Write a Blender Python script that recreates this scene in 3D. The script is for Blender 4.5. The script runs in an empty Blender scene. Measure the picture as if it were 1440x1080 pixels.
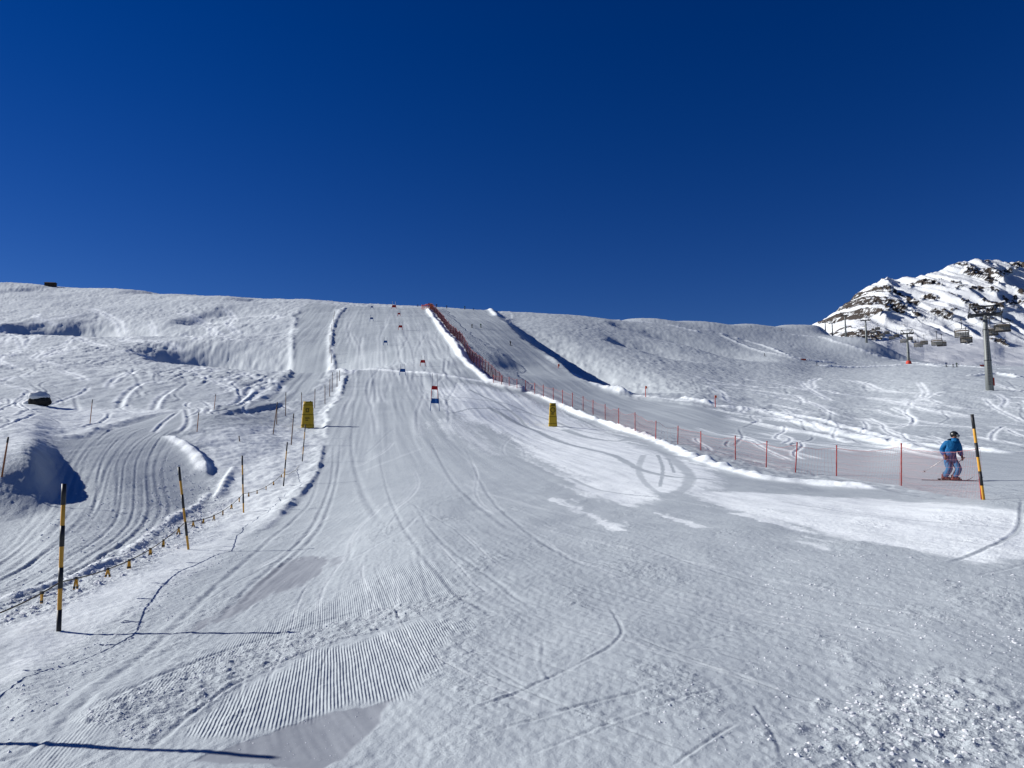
import bpy, math, random
import numpy as np
from mathutils import Vector, Matrix
random.seed(7)
RNG = np.random.default_rng(7)
C = bpy.context.scene.collection
R = math.radians

# ------------------------------------------------------------------ camera, sky, sun, exposure
FPX, CX, CY = 1055.0, 720.0, 540.0          # focal length and centre in photo pixels (1440 x 1080)
PITCH = R(6.0)
cam_d = bpy.data.cameras.new('camera')
cam = bpy.data.objects.new('camera', cam_d); C.objects.link(cam)
cam.location = (0, 0, 0); cam.rotation_euler = (R(90) + PITCH, 0, 0)   # the eye is the origin of the scene
cam_d.sensor_width = 36.0; cam_d.lens = 36.0 * FPX / 1440.0
cam_d.clip_start = 0.05; cam_d.clip_end = 6000
bpy.context.scene.camera = cam

SUN_EL, SUN_AHEAD = 27.0, 13.0              # sun to the left and a little ahead
world = bpy.data.worlds.new('World'); bpy.context.scene.world = world
world.use_nodes = True
wn = world.node_tree; wn.nodes.clear()
w_out = wn.nodes.new('ShaderNodeOutputWorld'); w_bg = wn.nodes.new('ShaderNodeBackground')
sky = wn.nodes.new('ShaderNodeTexSky'); sky.sky_type = 'NISHITA'; sky.sun_disc = False
sky.sun_elevation = R(SUN_EL); sky.sun_rotation = R(270 + SUN_AHEAD)
sky.altitude = 2600; sky.air_density = 1.0; sky.dust_density = 0.0; sky.ozone_density = 3.0
hs = wn.nodes.new('ShaderNodeHueSaturation'); hs.inputs['Hue'].default_value = 0.523; hs.inputs['Saturation'].default_value = 1.36
hs.inputs['Value'].default_value = 1.0
wn.links.new(sky.outputs[0], hs.inputs['Color']); wn.links.new(hs.outputs[0], w_bg.inputs[0])
w_bg.inputs[1].default_value = 0.052
wn.links.new(w_bg.outputs[0], w_out.inputs[0])

sun_d = bpy.data.lights.new('sun', 'SUN'); sun_d.energy = 5.0; sun_d.angle = R(0.5); sun_d.color = (1.0, 0.972, 0.92)
sun = bpy.data.objects.new('sun', sun_d); C.objects.link(sun)
ce, se = math.cos(R(SUN_EL)), math.sin(R(SUN_EL))
S_DIR = Vector((-ce * math.cos(R(SUN_AHEAD)), ce * math.sin(R(SUN_AHEAD)), se))
sun.rotation_euler = (-S_DIR).to_track_quat('-Z', 'Y').to_euler()
sun.location = S_DIR * 50

vs = bpy.context.scene.view_settings
vs.view_transform = 'Standard'; vs.look = 'None'; vs.gamma = 1.0; vs.use_curve_mapping = False; vs.exposure = 0.3

# ------------------------------------------------------------------ survey helpers: photo direction + distance -> place
CP, SP = math.cos(PITCH), math.sin(PITCH)
def ray(px, py):
    a = (np.asarray(px, float) - CX) / FPX; b = (CY - np.asarray(py, float)) / FPX
    yy = CP - b * SP; zz = SP + b * CP
    return a / yy, zz / yy                  # x and z per metre of forward distance
def proj(x, y, z):
    f = y * CP + z * SP; u = -y * SP + z * CP
    return CX + FPX * x / f, CY - FPX * u / f

def hash2(ix, iy, seed):
    h = (ix.astype(np.int64) * 374761393 + iy.astype(np.int64) * 668265263 + seed * 974634777) & 0xFFFFFFFF
    h = ((h ^ (h >> 13)) * 1274126177) & 0xFFFFFFFF
    return (h ^ (h >> 16)) & 0xFFFFFFFF
def pnoise(x, y, seed=0):
    x = np.asarray(x, float); y = np.asarray(y, float)
    ix = np.floor(x); iy = np.floor(y); fx = x - ix; fy = y - iy
    ix = ix.astype(np.int64); iy = iy.astype(np.int64)
    sx = fx * fx * fx * (fx * (fx * 6 - 15) + 10); sy = fy * fy * fy * (fy * (fy * 6 - 15) + 10)
    def g(ox, oy):
        a = hash2(ix + ox, iy + oy, seed) * (2 * math.pi / 4294967296.0)
        return np.cos(a) * (fx - ox) + np.sin(a) * (fy - oy)
    n0 = g(0, 0); n1 = g(1, 0); n2 = g(0, 1); n3 = g(1, 1)
    a = n0 + (n1 - n0) * sx; b = n2 + (n3 - n2) * sx
    return (a + (b - a) * sy) * 1.5
def fbm(x, y, seed=0, octv=4, gain=0.5):
    s = 0; a = 1.0; f = 1.0
    for k in range(octv):
        s = s + a * pnoise(x * f + 17.3 * k, y * f - 9.1 * k, seed + k); a *= gain; f *= 2.03
    return s
def sstep(a, b, x):
    t = np.clip((x - a) / (b - a), 0, 1); return t * t * (3 - 2 * t)
def pchip(xs, ys, xq):
    xs = np.asarray(xs, float); ys = np.asarray(ys, float); h = np.diff(xs)
    sh = (len(h),) + (1,) * (ys.ndim - 1)
    dl = np.diff(ys, axis=0) / h.reshape(sh); m = np.zeros_like(ys)
    m[1:-1] = np.where(dl[1:] * dl[:-1] > 0, 2 * dl[1:] * dl[:-1] / (dl[1:] + dl[:-1] + 1e-12 * np.sign(dl[1:] + dl[:-1] + 1e-30)), 0)
    m[0] = dl[0]; m[-1] = dl[-1]
    xq = np.clip(xq, xs[0], xs[-1]); i = np.clip(np.searchsorted(xs, xq) - 1, 0, len(h) - 1)
    hh = h[i]; t = (xq - xs[i]) / hh
    sq = (len(t),) + (1,) * (ys.ndim - 1); t = t.reshape(sq); hh = hh.reshape(sq)
    return ((2*t**3 - 3*t**2 + 1) * ys[i] + (t**3 - 2*t**2 + t) * hh * m[i] + (-2*t**3 + 3*t**2) * ys[i+1] + (t**3 - t**2) * hh * m[i+1])

# ------------------------------------------------------------------ the slope: sight lines surveyed column by column (row, metres)
COLS = {
 -260: [(1080,4.9),(1000,6.0),(900,8.8),(850,11.0),(760,16.5),(690,19),(640,22),(615,29),(600,35),(585,42),(565,52),(540,75),(500,120),(470,165),(430,235),(400,310)],
 0:   [(1080,4.75),(1000,5.9),(900,8.5),(860,10.2),(800,13.8),(745,18.5),(725,20),(665,21.6),(645,23),(620,30),(600,36),(585,43),(570,52),(540,76),(500,120),(470,165),(430,235),(396,310)],
 45:  [(1080,4.72),(1000,5.8),(900,8.5),(850,10.5),(800,13.6),(745,18),(722,20.5),(655,22.6),(630,26),(615,31),(600,37),(585,44),(570,53),(540,77),(500,121),(470,166),(430,236),(398,310)],
 80:  [(1080,4.7),(1000,5.8),(900,8.6),(850,10.4),(800,13.2),(745,17.6),(720,20.2),(690,24),(650,29),(622,34),(605,40),(590,46),(572,56),(540,78),(500,122),(470,167),(430,238),(403,308)],
 150: [(1080,4.65),(1000,5.7),(900,8.5),(850,10.3),(800,13),(750,17.5),(700,23),(650,31),(620,38),(600,44.5),(588,50),(570,59),(540,81),(500,125),(470,170),(430,245),(404,305)],
 300: [(1080,4.55),(1000,5.65),(900,8.2),(850,10.2),(800,13.2),(760,17.4),(730,22),(712,26),(690,29.5),(660,34.5),(630,40.5),(600,48),(580,56),(560,68),(540,84),(510,115),(490,140),(450,205),(413,300)],
 430: [(1080,4.5),(1000,5.55),(900,7.9),(850,9.9),(800,12.8),(760,16.6),(720,22.2),(690,28),(660,35),(640,41),(602,56),(580,66),(560,78),(540,93),(520,112),(500,135),(460,190),(421,290)],
 620: [(1080,4.4),(950,6.2),(850,8.9),(780,12),(720,18.2),(680,26),(650,34),(620,45),(577,66),(545,88),(522,105),(500,125),(470,165),(445,215),(432,290)],
 780: [(1080,4.3),(950,6.1),(850,8.7),(780,11.8),(720,17.8),(680,25),(650,33),(625,45),(600,65),(585,74),(570,83),(555,95),(545,105),(520,130),(490,170),(460,225),(441,310)],
 900: [(1080,4.3),(950,6.0),(850,8.6),(780,11.6),(720,17.4),(680,24.5),(650,33),(630,43),(607,62),(590,75),(570,92),(550,112),(520,150),(490,205),(460,290),(446,370)],
 1050:[(1080,4.25),(950,5.95),(850,8.4),(780,11.2),(720,16.8),(690,22),(665,30),(648,40),(630,50),(610,62),(590,80),(565,110),(540,150),(510,215),(480,320),(454,480)],
 975: [(1080,4.27),(950,5.97),(850,8.5),(780,11.4),(720,17.1),(685,23),(655,31.5),(638,41),(620,54),(600,68),(580,84),(560,102),(530,150),(500,208),(470,300),(450,415)],
 1100:[(1080,4.25),(950,5.95),(850,8.35),(780,11.1),(725,16),(695,21),(671,29),(652,39),(632,49),(610,63),(586,86),(557,125),(525,190),(500,260),(478,370),(461,480),(455,560)],
 1150:[(1080,4.25),(950,5.95),(850,8.3),(780,11),(730,15.2),(700,20),(677,28),(655,38),(635,48),(610,64),(580,92),(550,140),(530,195),(510,265),(490,345),(470,470),(453.5,640)],
 1215:[(1080,4.25),(950,5.9),(850,8.2),(780,10.8),(730,15),(702,19.8),(679,27),(655,38),(635,48),(610,65),(580,95),(550,143),(530,195),(513,290),(498,335),(479,390),(473,450)],
 1280:[(1080,4.25),(950,5.9),(850,8.1),(780,10.6),(738,14),(710,17.5),(690,23),(670,30),(645,40),(620,55),(590,79),(560,113),(540,150),(522,220),(512,300),(506,345),(500,385)],
 1330:[(1080,4.25),(950,5.9),(850,8.0),(780,10.5),(740,13.6),(708,17),(688,23.2),(674,28),(645,39),(620,54),(590,76),(560,108),(540,140),(520,225),(513,295),(510,330),(509,370)],
 1440:[(1080,4.25),(950,5.9),(850,7.9),(780,10.4),(740,13.3),(702,16.5),(686,22),(670,29),(648,38),(622,52),(590,74),(560,104),(538,140),(527,190),(520,250),(516,300),(514,350)],
 1720:[(1080,4.25),(950,5.9),(850,7.9),(780,10.4),(740,13),(700,16.5),(680,22),(660,29),(635,38),(610,52),(580,74),(550,104),(530,140),(519,190),(512,250),(508,300),(507,350)],
}
LQ = np.linspace(math.log(3.0), math.log(900.0), 420)
cpx = sorted(COLS); zt = []
for p in cpx:
    t = COLS[p]; d = np.array([q[1] for q in t]); _, zr = ray(p, np.array([q[0] for q in t], float)); z = zr * d
    dl, zl = d[-1], z[-1]
    d = np.concatenate([[2.0], d, [dl * 1.12, dl * 1.5, 1000]])
    z = np.concatenate([[z[0] + 0.02], z, [zl - dl * 0.012, zl - dl * 0.09, zl - dl * 0.3]])
    za = pchip(np.log(d), z / d, LQ) * np.exp(LQ); zb = pchip(np.log(d), z, LQ); k = sstep(math.log(12), math.log(26), LQ)
    zt.append(zb * (1 - k) + za * k)
PXQ = np.linspace(cpx[0], cpx[-1], 500)
ZT = pchip(np.array(cpx, float), np.array(zt), PXQ)          # (500 px, 420 logd)
def gsmooth(a, s, ax):
    k = np.exp(-0.5 * (np.arange(-3*s, 3*s + 1) / s) ** 2); k /= k.sum()
    p = np.pad(a, [(3*s, 3*s) if i == ax else (0, 0) for i in range(2)], mode='edge')
    return np.apply_along_axis(lambda v: np.convolve(v, k, 'valid'), ax, p)
ZT = gsmooth(gsmooth(ZT, 2, 1), 3, 0)
def base_z(x, y):
    yy = np.maximum(y, 3.0); lq = np.log(yy)
    fj = np.clip((lq - LQ[0]) / (LQ[-1] - LQ[0]) * (len(LQ) - 1), 0, len(LQ) - 1.001); j = fj.astype(int); tj = fj - j
    z = np.full(np.shape(x), -1.5)
    for _ in range(4):
        px = np.clip(proj(x, yy, z)[0], PXQ[0], PXQ[-1] - 1e-3)
        fi = (px - PXQ[0]) / (PXQ[-1] - PXQ[0]) * (len(PXQ) - 1); i = np.clip(fi.astype(int), 0, len(PXQ) - 2); ti = fi - i
        z = (ZT[i, j] * (1-tj) + ZT[i, j+1] * tj) * (1-ti) + (ZT[i+1, j] * (1-tj) + ZT[i+1, j+1] * tj) * ti
    return z
DS = np.exp(np.linspace(math.log(2.2), math.log(750), 2600))
def unproj(px, py):                          # first meeting of a sight line with the smooth slope
    rx, rz = ray(px, py); z = base_z(rx * DS, DS)
    below = np.nonzero(rz * DS <= z)[0]
    k = below[0] if len(below) else int(np.argmin(rz * DS - z))
    return np.array([rx * DS[k], DS[k]])
def upoly(pts, n=0):
    """photo points -> ground points, optionally resampled with a smooth curve"""
    p = np.array([unproj(*q) for q in pts])
    if n:
        s = np.concatenate([[0], np.cumsum(np.hypot(*np.diff(np.array(pts, float), axis=0).T))])
        sq = np.linspace(0, s[-1], n); q = pchip(s, np.log(p[:, 1:2]), sq); u = pchip(s, p[:, :1] / p[:, 1:2], sq)
        p = np.concatenate([u * np.exp(q), np.exp(q)], 1)
    return p

# ------------------------------------------------------------------ the sheet of snow
def wid(y): return 1.0 + np.abs(y)
u_in = np.linspace(-0.725, 0.725, 1000); du = u_in[1] - u_in[0]
u_out = 0.725 + np.cumsum(du * 1.5 * 1.06 ** np.arange(1, 56)); U = np.concatenate([-u_out[::-1], u_in, u_out])
segs = [(3.0, 20, 275), (20, 62, 205), (62, 320, 165), (320, 760, 60)]
ys = [np.array([-40, -20, -10, -6, -3, -1.5, -0.5, 0.2, 0.8, 1.3, 1.7, 2.1, 2.4, 2.7])]
for a, b, dn in segs: ys.append(np.exp(np.linspace(math.log(a), math.log(b), int(math.log(b / a) * dn), endpoint=False)))
YR = np.concatenate(ys + [[760.0]]); WR = wid(YR)
NR, NC = len(YR), len(U)
X = (U[None, :] * WR[:, None]); Y = np.repeat(YR[:, None], NC, 1)
Z = base_z(X, Y)

def window(x0, x1, y0, y1):
    r0, r1 = np.searchsorted(YR, [y0, y1]); r0 = max(r0 - 1, 0); r1 = min(r1 + 1, NR)
    w0, w1 = WR[r0], WR[min(r1, NR - 1)]
    c0 = np.searchsorted(U, min(x0 / w0, x0 / w1)); c1 = np.searchsorted(U, max(x1 / w0, x1 / w1))
    return slice(r0, r1), slice(max(c0 - 1, 0), min(c1 + 1, NC))
def near(p, rad):
    """distance, signed side (+ right of travel) and place along a ground line, for the vertices around it"""
    p = np.asarray(p); rr = np.broadcast_to(rad, (len(p),))
    m = rr.max(); wr, wc = window(p[:, 0].min() - m, p[:, 0].max() + m, p[:, 1].min() - m, p[:, 1].max() + m)
    sh = X[wr, wc].shape
    D = np.full(sh, 1e9); SD = np.zeros(sh); T = np.zeros(sh); n = len(p) - 1
    for k in range(n):
        a, b = p[k], p[k+1]; m = max(rr[k], rr[k+1])
        sr, sc = window(min(a[0], b[0]) - m, max(a[0], b[0]) + m, min(a[1], b[1]) - m, max(a[1], b[1]) + m)
        sr = slice(max(sr.start, wr.start), min(sr.stop, wr.stop)); sc = slice(max(sc.start, wc.start), min(sc.stop, wc.stop))
        if sr.stop <= sr.start or sc.stop <= sc.start: continue
        e = b - a; L2 = e @ e + 1e-9
        dx = X[sr, sc] - a[0]; dy = Y[sr, sc] - a[1]; t = np.clip((dx * e[0] + dy * e[1]) / L2, 0, 1)
        dd = np.hypot(dx - t * e[0], dy - t * e[1]); cr = e[1] * dx - e[0] * dy
        lr = slice(sr.start - wr.start, sr.stop - wr.start); lc = slice(sc.start - wc.start, sc.stop - wc.start)
        Dl = D[lr, lc]; up = dd < Dl
        Dl[up] = dd[up]; SD[lr, lc][up] = np.sign(cr[up]); T[lr, lc][up] = ((k + t) / n)[up]
    return (wr, wc), D, SD, T
def inside(p, soft=0.02, wob=0.03, seed=5, streak=0.0):
    """soft mask of a ground polygon; edge softness grows with distance"""
    p = np.asarray(p); m = 0.08 * p[:, 1].max() + 0.3
    wr, wc = window(p[:, 0].min() - m, p[:, 0].max() + m, max(p[:, 1].min() - m, -30), p[:, 1].max() + m)
    x = X[wr, wc]; y = Y[wr, wc]; k = np.maximum(y, 3.0)
    lx = np.log(k) * 14; ux = x / k * 14
    x = x + wob * k * (pnoise(ux * 1.7, lx * 1.7, seed) + 0.5 * pnoise(ux * 5, lx * 5, seed + 1)); y = y + 1.6 * wob * k * pnoise(ux * 1.9 + 9, lx * 1.9, seed + 2)
    D = np.full(x.shape, 1e9); ins = np.zeros(x.shape, bool)
    for a, b in zip(p, np.roll(p, -1, 0)):
        e = b - a; L2 = e @ e + 1e-9; dx = x - a[0]; dy = y - a[1]; t = np.clip((dx * e[0] + dy * e[1]) / L2, 0, 1)
        D = np.minimum(D, np.hypot(dx - t * e[0], (dy - t * e[1])))
        c = ((a[1] > y) != (b[1] > y)) & (x < (b[0] - a[0]) * (y - a[1]) / (b[1] - a[1] + 1e-12) + a[0]); ins ^= c
    out = np.zeros(X.shape); sd = np.where(ins, D, -D) / k
    if streak: sd = sd + streak * (fbm((x + 0.15 * y) * 2.3, y * 0.10, seed + 7, 3) + 0.4 * fbm(x * 9, y * 1.2, seed + 9, 2))
    out[wr, wc] = sstep(-soft, soft, sd); return out

L_EDGE = [(488,430),(472,452),(466,480),(478,512),(487,530),(475,560),(458,577),(456,615),(446,660),(412,708),(364,750),(282,808),(202,868),(100,958)]
R_EDGE = [(598,432.5),(612,450),(630,475),(652,503),(675,525),(695,540),(740,552),(790,572),(850,594),(900,612),(960,638),(1020,660),(1080,675),(1150,683),(1220,688),(1262,693)]
PISTE = inside(upoly(L_EDGE + [(0,1060),(-240,1079),(1700,1079),(1700,740),(1440,730)] + R_EDGE[::-1]), 0.004, 0.004)
PISTE2 = inside(upoly([(604,433),(640,472),(690,528),(705,539),(790,568),(900,605),(1100,655),(1262,683),(1440,692),(1700,680),(1700,620),(1440,640),(1200,612),(1100,592),(950,566),(850,550),(800,522),(770,500),(730,472),(692,437)]), 0.006, 0.006)
ROAD_P = [(-200,860),(0,852),(60,830),(168,782),(250,726),(297,682),(288,655),(262,628),(238,612),(262,599),(330,580),(400,565),(440,550),(463,530),(463,500),(466,460),(480,430),(440,424),(418,440),(409,480),(412,515),(395,545),(330,570),(200,588),(78,620),(66,660),(50,722),(0,735),(-200,740)]
ROAD = inside(upoly(ROAD_P), 0.005, 0.006)
GROOM = np.clip(PISTE + PISTE2 + ROAD, 0, 1); OFF = 1 - GROOM
DK = np.maximum(Y, 3.0)

FRESH = np.zeros(X.shape)
def addfresh(pts, v=1.0, soft=0.018, wob=0.004, seed=5, streak=0.022):
    global FRESH; FRESH = np.maximum(FRESH, v * inside(upoly(pts), soft * 1.4, min(wob, 0.006), seed, streak))
addfresh([(612,548),(660,541),(720,553),(790,579),(850,604),(905,630),(960,645),(1012,668),(1004,690),(935,694),(892,712),(820,695),(800,668),(748,638),(716,612),(652,592),(622,572)], 0.95, 0.012)
addfresh([(960,690),(1050,692),(1240,702),(1440,722),(1500,740),(1500,790),(1380,790),(1300,775),(1180,760),(1130,738),(1040,716)], 0.95, 0.014, 0.03, 8)
addfresh([(1045,722),(1070,724),(1175,765),(1165,772)], 0.8, 0.006, 0.01); addfresh([(786,703),(800,704),(878,741),(868,744)], 0.8, 0.006, 0.01)
addfresh([(930,722),(942,722),(985,742),(976,744)], 0.7, 0.006, 0.01)
addfresh([(290,602),(440,588),(450,612),(443,655),(415,690),(340,750),(270,800),(200,850),(120,895),(0,960),(0,880),(100,834),(250,744),(312,690),(300,650),(262,615)], 0.6, 0.02, 0.02)
addfresh([(0,560),(250,576),(390,548),(330,570),(200,586),(78,616),(0,655)], 0.65, 0.02, 0.02)
addfresh([(600,596),(640,590),(668,605),(700,640),(640,612)], 0.5, 0.012)
# piste right of the pad: grey scraped arms across the soft snow
def scrape(pts, w, v=1.0):
    global FRESH
    p = upoly(pts, 40); ww = w * p[:, 1] / FPX
    (a, b), D, S, T = near(p, ww * 2.2); k = np.interp(T, np.linspace(0, 1, len(ww)), ww)
    FRESH[a, b] *= 1 - v * (1 - sstep(0.55, 1.15, D / k + 0.25 * pnoise(X[a, b] * 3, Y[a, b] * 1.2, 3)))
scrape([(690,575),(740,600),(800,625),(860,640),(905,662),(960,672),(1040,678),(1130,690)], 7)
scrape([(880,603),(915,622),(945,645),(970,672),(962,688),(930,700)], 10, 0.8); scrape([(905,640),(898,660),(908,680),(935,700)], 5, 0.7)
scrape([(925,640),(932,660),(928,685)], 3); scrape([(940,645),(948,665)], 2.5)
scrape([(660,548),(720,580),(760,610),(800,626)], 3); scrape([(795,603),(830,616),(870,620),(905,612)], 8)
scrape([(620,585),(680,575),(740,580)], 2.5); scrape([(640,560),(700,566),(770,590),(850,612)], 4, 0.8)
scrape([(1100,705),(1200,722),(1320,735),(1440,745)], 3, 0.7); scrape([(1438,700),(1432,745),(1390,772),(1330,790)], 4, 0.8)
scrape([(800,672),(850,690),(930,700)], 4, 0.8)
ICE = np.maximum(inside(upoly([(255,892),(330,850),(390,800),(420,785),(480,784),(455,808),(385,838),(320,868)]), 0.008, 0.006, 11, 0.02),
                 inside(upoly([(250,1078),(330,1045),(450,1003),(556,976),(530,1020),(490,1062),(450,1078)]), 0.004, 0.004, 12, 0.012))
CORD = inside(upoly([(250,1040),(330,978),(450,918),(560,884),(625,868),(648,882),(605,940),(556,976),(450,1002),(340,1040)]), 0.02, 0.008, 5, 0.02)
CORD = np.maximum(CORD, 0.55 * inside(upoly([(345,905),(450,850),(560,790),(612,800),(640,835),(560,848),(420,886)]), 0.02, 0.02))
CORD = np.maximum(CORD, 0.5 * inside(upoly([(40,1079),(150,990),(320,905),(420,860),(420,880),(330,925),(160,1010),(90,1079)]), 0.03, 0.02))
CORD = np.maximum(CORD, 0.35 * PISTE * (Y < 60) * sstep(0.0, 0.5, fbm(X * 0.16 + 3, Y * 0.05, 40, 2)))
CHUNK = 0.65 * inside(upoly([(1120,1079),(1180,1000),(1230,962),(1330,955),(1440,985),(1500,1079)]), 0.05, 0.05)
CHUNK = np.maximum(CHUNK, 0.6 * inside(upoly([(110,1012),(320,917),(510,859),(680,830),(640,850),(527,881),(450,909),(330,966),(200,1050)]), 0.012, 0.01))
CHUNK = np.maximum(CHUNK, 0.75 * inside(upoly([(0,880),(0,840),(168,775),(300,690),(280,640),(240,620),(270,620),(315,680),(330,720),(200,800),(80,860)]), 0.02, 0.02))
CHUNK = np.maximum(CHUNK, 0.35 * ROAD * (Y < 45)); CHUNK = np.maximum(CHUNK, 0.55 * inside(upoly([(-120,640),(0,640),(60,618),(75,650),(50,722),(0,735),(-120,740)]), 0.03, 0.02)); CHUNK = np.maximum(CHUNK, 0.32 * sstep(0.15, 0.7, fbm(X * 0.9, Y * 0.45, 60, 3)) * (Y < 25))
CHUNK = np.maximum(CHUNK, 0.28 * inside(upoly([(0,960),(100,900),(330,760),(420,690),(445,660),(440,690),(300,800),(120,960),(0,1060)]), 0.03, 0.03))

# ---- relief: broad swells, drifts, groomed streaks
far = sstep(40, 110, Y)
XP = X + 0.18 * Y                                  # the run leans to the left as it climbs
SW = (X + 4.5) * (Y + 2.3) / 12.0                   # near traffic sweeps out to the right
Z += OFF * far * np.where(X < 0, 0.85, 0.55) * (0.7 * fbm(X * 0.03, Y * 0.025, 11, 2) + 0.17 * fbm(X * 0.15, Y * 0.10, 12, 3) + 0.15 * fbm(X * 0.5, Y * 0.26, 13, 3) + 0.11 * fbm(X * 1.1 + Y * 0.1, Y * 0.5, 27, 3) * (0.5 + sstep(-0.3, 0.5, fbm(X * 0.06, Y * 0.05, 28, 2))) + 0.05 * fbm(X * 2.6, Y * 0.9, 29, 2))
Z += OFF * (1 - far) * sstep(14, 26, Y) * (0.07 * fbm(X * 0.5, Y * 0.35, 14, 3) + 0.03 * fbm(X * 2.2, Y * 1.6, 15, 3))
Z += GROOM * sstep(30, 90, Y) * (0.42 * fbm(X * 0.03, Y * 0.045, 16, 2) + 0.10 * fbm(X * 0.12, Y * 0.12, 17, 2))
Z += GROOM * np.clip(DK / 60, 0.12, 1.6) * (0.024 * fbm(XP * 1.6, Y * 0.04, 18, 3) + 0.035 * fbm(XP * 0.5, Y * 0.02, 19, 2)) * sstep(14, 40, Y)
Z += (1 - sstep(18, 40, Y)) * 0.03 * fbm(X * 0.5, Y * 0.4, 20, 3)
Z += CHUNK * (1 - sstep(20, 50, Y)) * (0.022 * fbm(X * 6, Y * 6, 21, 3) + 0.028 * np.maximum(fbm(X * 11, Y * 9, 22, 2) - 0.15, 0))
Z += (1 - ICE) * (1 - sstep(10, 28, Y)) * (0.004 * fbm(X * 13, Y * 7, 23, 3))
Z += PISTE * (1 - sstep(14, 40, Y)) * (0.0035 * fbm(SW * 5, Y * 0.5, 24, 3) + 0.0028 * fbm(SW * 18, Y * 1.2, 26, 2) * (1 - sstep(8, 18, Y)))     # brushed ski marks

# ---- banks, berms, lips
def ridge(pts, w_l, w_r, h, n=70, noise=0.25, fresh=0.0, ends=0.06, seed=30):
    """a bank along a line: w_l / w_r are half-widths (m) left and right of travel; h may be a list along the line"""
    global FRESH
    p = upoly(pts, n); (a, b), D, S, T = near(p, max(w_l, w_r) * 3.2)
    hh = np.interp(T, np.linspace(0, 1, len(h)), h) if isinstance(h, (list, tuple)) else h
    w = np.where(S > 0, w_r, w_l); x, y = X[a, b], Y[a, b]
    f = np.exp(-(D / w) ** 2) * sstep(0, ends, T) * sstep(0, ends, 1 - T) * (1 + noise * fbm(x * 0.8, y * 0.6, seed, 3))
    Z[a, b] += hh * f
    if fresh: FRESH[a, b] = np.maximum(FRESH[a, b], fresh * sstep(0.15, 0.5, f))
def stepdown(pts, drop, w1, w2, n=70, ends=0.08, noise=0.15, seed=33):
    """ground falls away right of the line and comes back over w2"""
    p = upoly(pts, n); (a, b), D, S, T = near(p, w2 * 3.0)
    s = np.where(S > 0, D, 0); x, y = X[a, b], Y[a, b]
    hh = np.interp(T, np.linspace(0, 1, len(drop)), drop) if isinstance(drop, (list, tuple)) else drop
    f = (1 - np.exp(-(s / w1) ** 1.5)) * np.exp(-(s / w2) ** 2) * sstep(0, ends, T) * sstep(0, ends, 1 - T)
    Z[a, b] -= hh * f * (1 + noise * fbm(x * 0.15, y * 0.12, seed, 3))
ridge(R_EDGE[6::-1], 0.7, 0.6, 0.55, 70, 0.1, 1.0, 0.02)
ridge(R_EDGE[:4:-1], 0.5, 0.35, [0.10, 0.17, 0.22, 0.27, 0.3, 0.3], 90, 0.5, 1.0, 0.12)
ridge(L_EDGE[4::-1], 1.0, 0.4, 0.26, 60, 0.3, 0.4, 0.05); ridge(L_EDGE[7:3:-1], 0.6, 0.25, [0.07,0.06,0.16,0.22], 50, 0.5, 0.4, 0.04)
ridge(L_EDGE[10:6:-1], 0.45, 0.14, [0.05,0.09,0.11], 60, 0.8, 0.4, 0.1)
ridge([(486,533),(500,519),(560,522),(620,528),(700,541)], 0.8, 0.8, 0.2, 60, 0.2, 1.0, 0.05)      # bright roll across the piste
ridge([(398,543),(413,512),(411,475),(418,440)], 0.9, 0.5, 0.2, 50, 0.6, 0.2, 0.1)
ridge([(463,535),(464,500),(467,460),(478,434)], 0.5, 0.4, 0.14, 50, 0.3, 0.3, 0.08)
ridge([(231,612),(262,628),(286,652),(291,672)][::-1], 0.5, 0.22, 0.24, 50, 0.35, 0.9, 0.2)
ridge([(331,655),(321,668),(309,692),(300,705)], 0.22, 0.12, 0.12, 30, 0.3, 0.6, 0.12)
ridge([(0,846),(60,826),(120,805),(168,783),(250,726),(300,690)], 0.16, 0.10, 0.045, 70, 1.2, 0.7, 0.03)
ridge([(78,618),(200,587),(330,568),(395,545)], 0.4, 0.4, 0.1, 60, 0.4, 0.4, 0.08)
stepdown([(846,549),(800,520),(770,498),(730,470),(704,450),(689,436)], [1.8,5.0,6.6,5.0,2.2,1.0], 2.8, 12.0, 70, 0.1)
ridge([(689,434.5),(693,439),(699,445)], 1.2, 1.2, 0.7, 30, 0.1, 1.0, 0.1)
ridge([(782,492),(802,505),(822,520),(846,542),(890,556)], 1.0, 1.6, 0.8, 50, 0.2, 0.9, 0.1)
ridge([(792,494),(815,506),(836,526),(862,545)], 0.8, 1.2, 0.5, 50, 0.2, 0.9, 0.1)
def scoop(px, py, A, wr, wl, wy, shear=0.0, seed=0):
    """wind-scoured hollow: steep lee face right of the crest, long soft recovery"""
    c = unproj(px, py); wr_, wc_ = window(c[0] - 12, c[0] + 4 * wl, c[1] - 3 * wy, c[1] + 3 * wy)
    x, y = X[wr_, wc_], Y[wr_, wc_]; dy = y - c[1]
    dx = x - c[0] - shear * dy + 1.1 * fbm(x / 9, y / 9, 44 + seed, 3)
    e = np.exp(-(dy / wy) ** 2) * (1 + 0.35 * fbm(x / 14, y / 14, 54 + seed, 2))
    Z[wr_, wc_] -= A * sstep(-0.5 * wr, wr, dx) * np.exp(-(np.maximum(dx, 0) / wl) ** 1.6) * e
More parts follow.
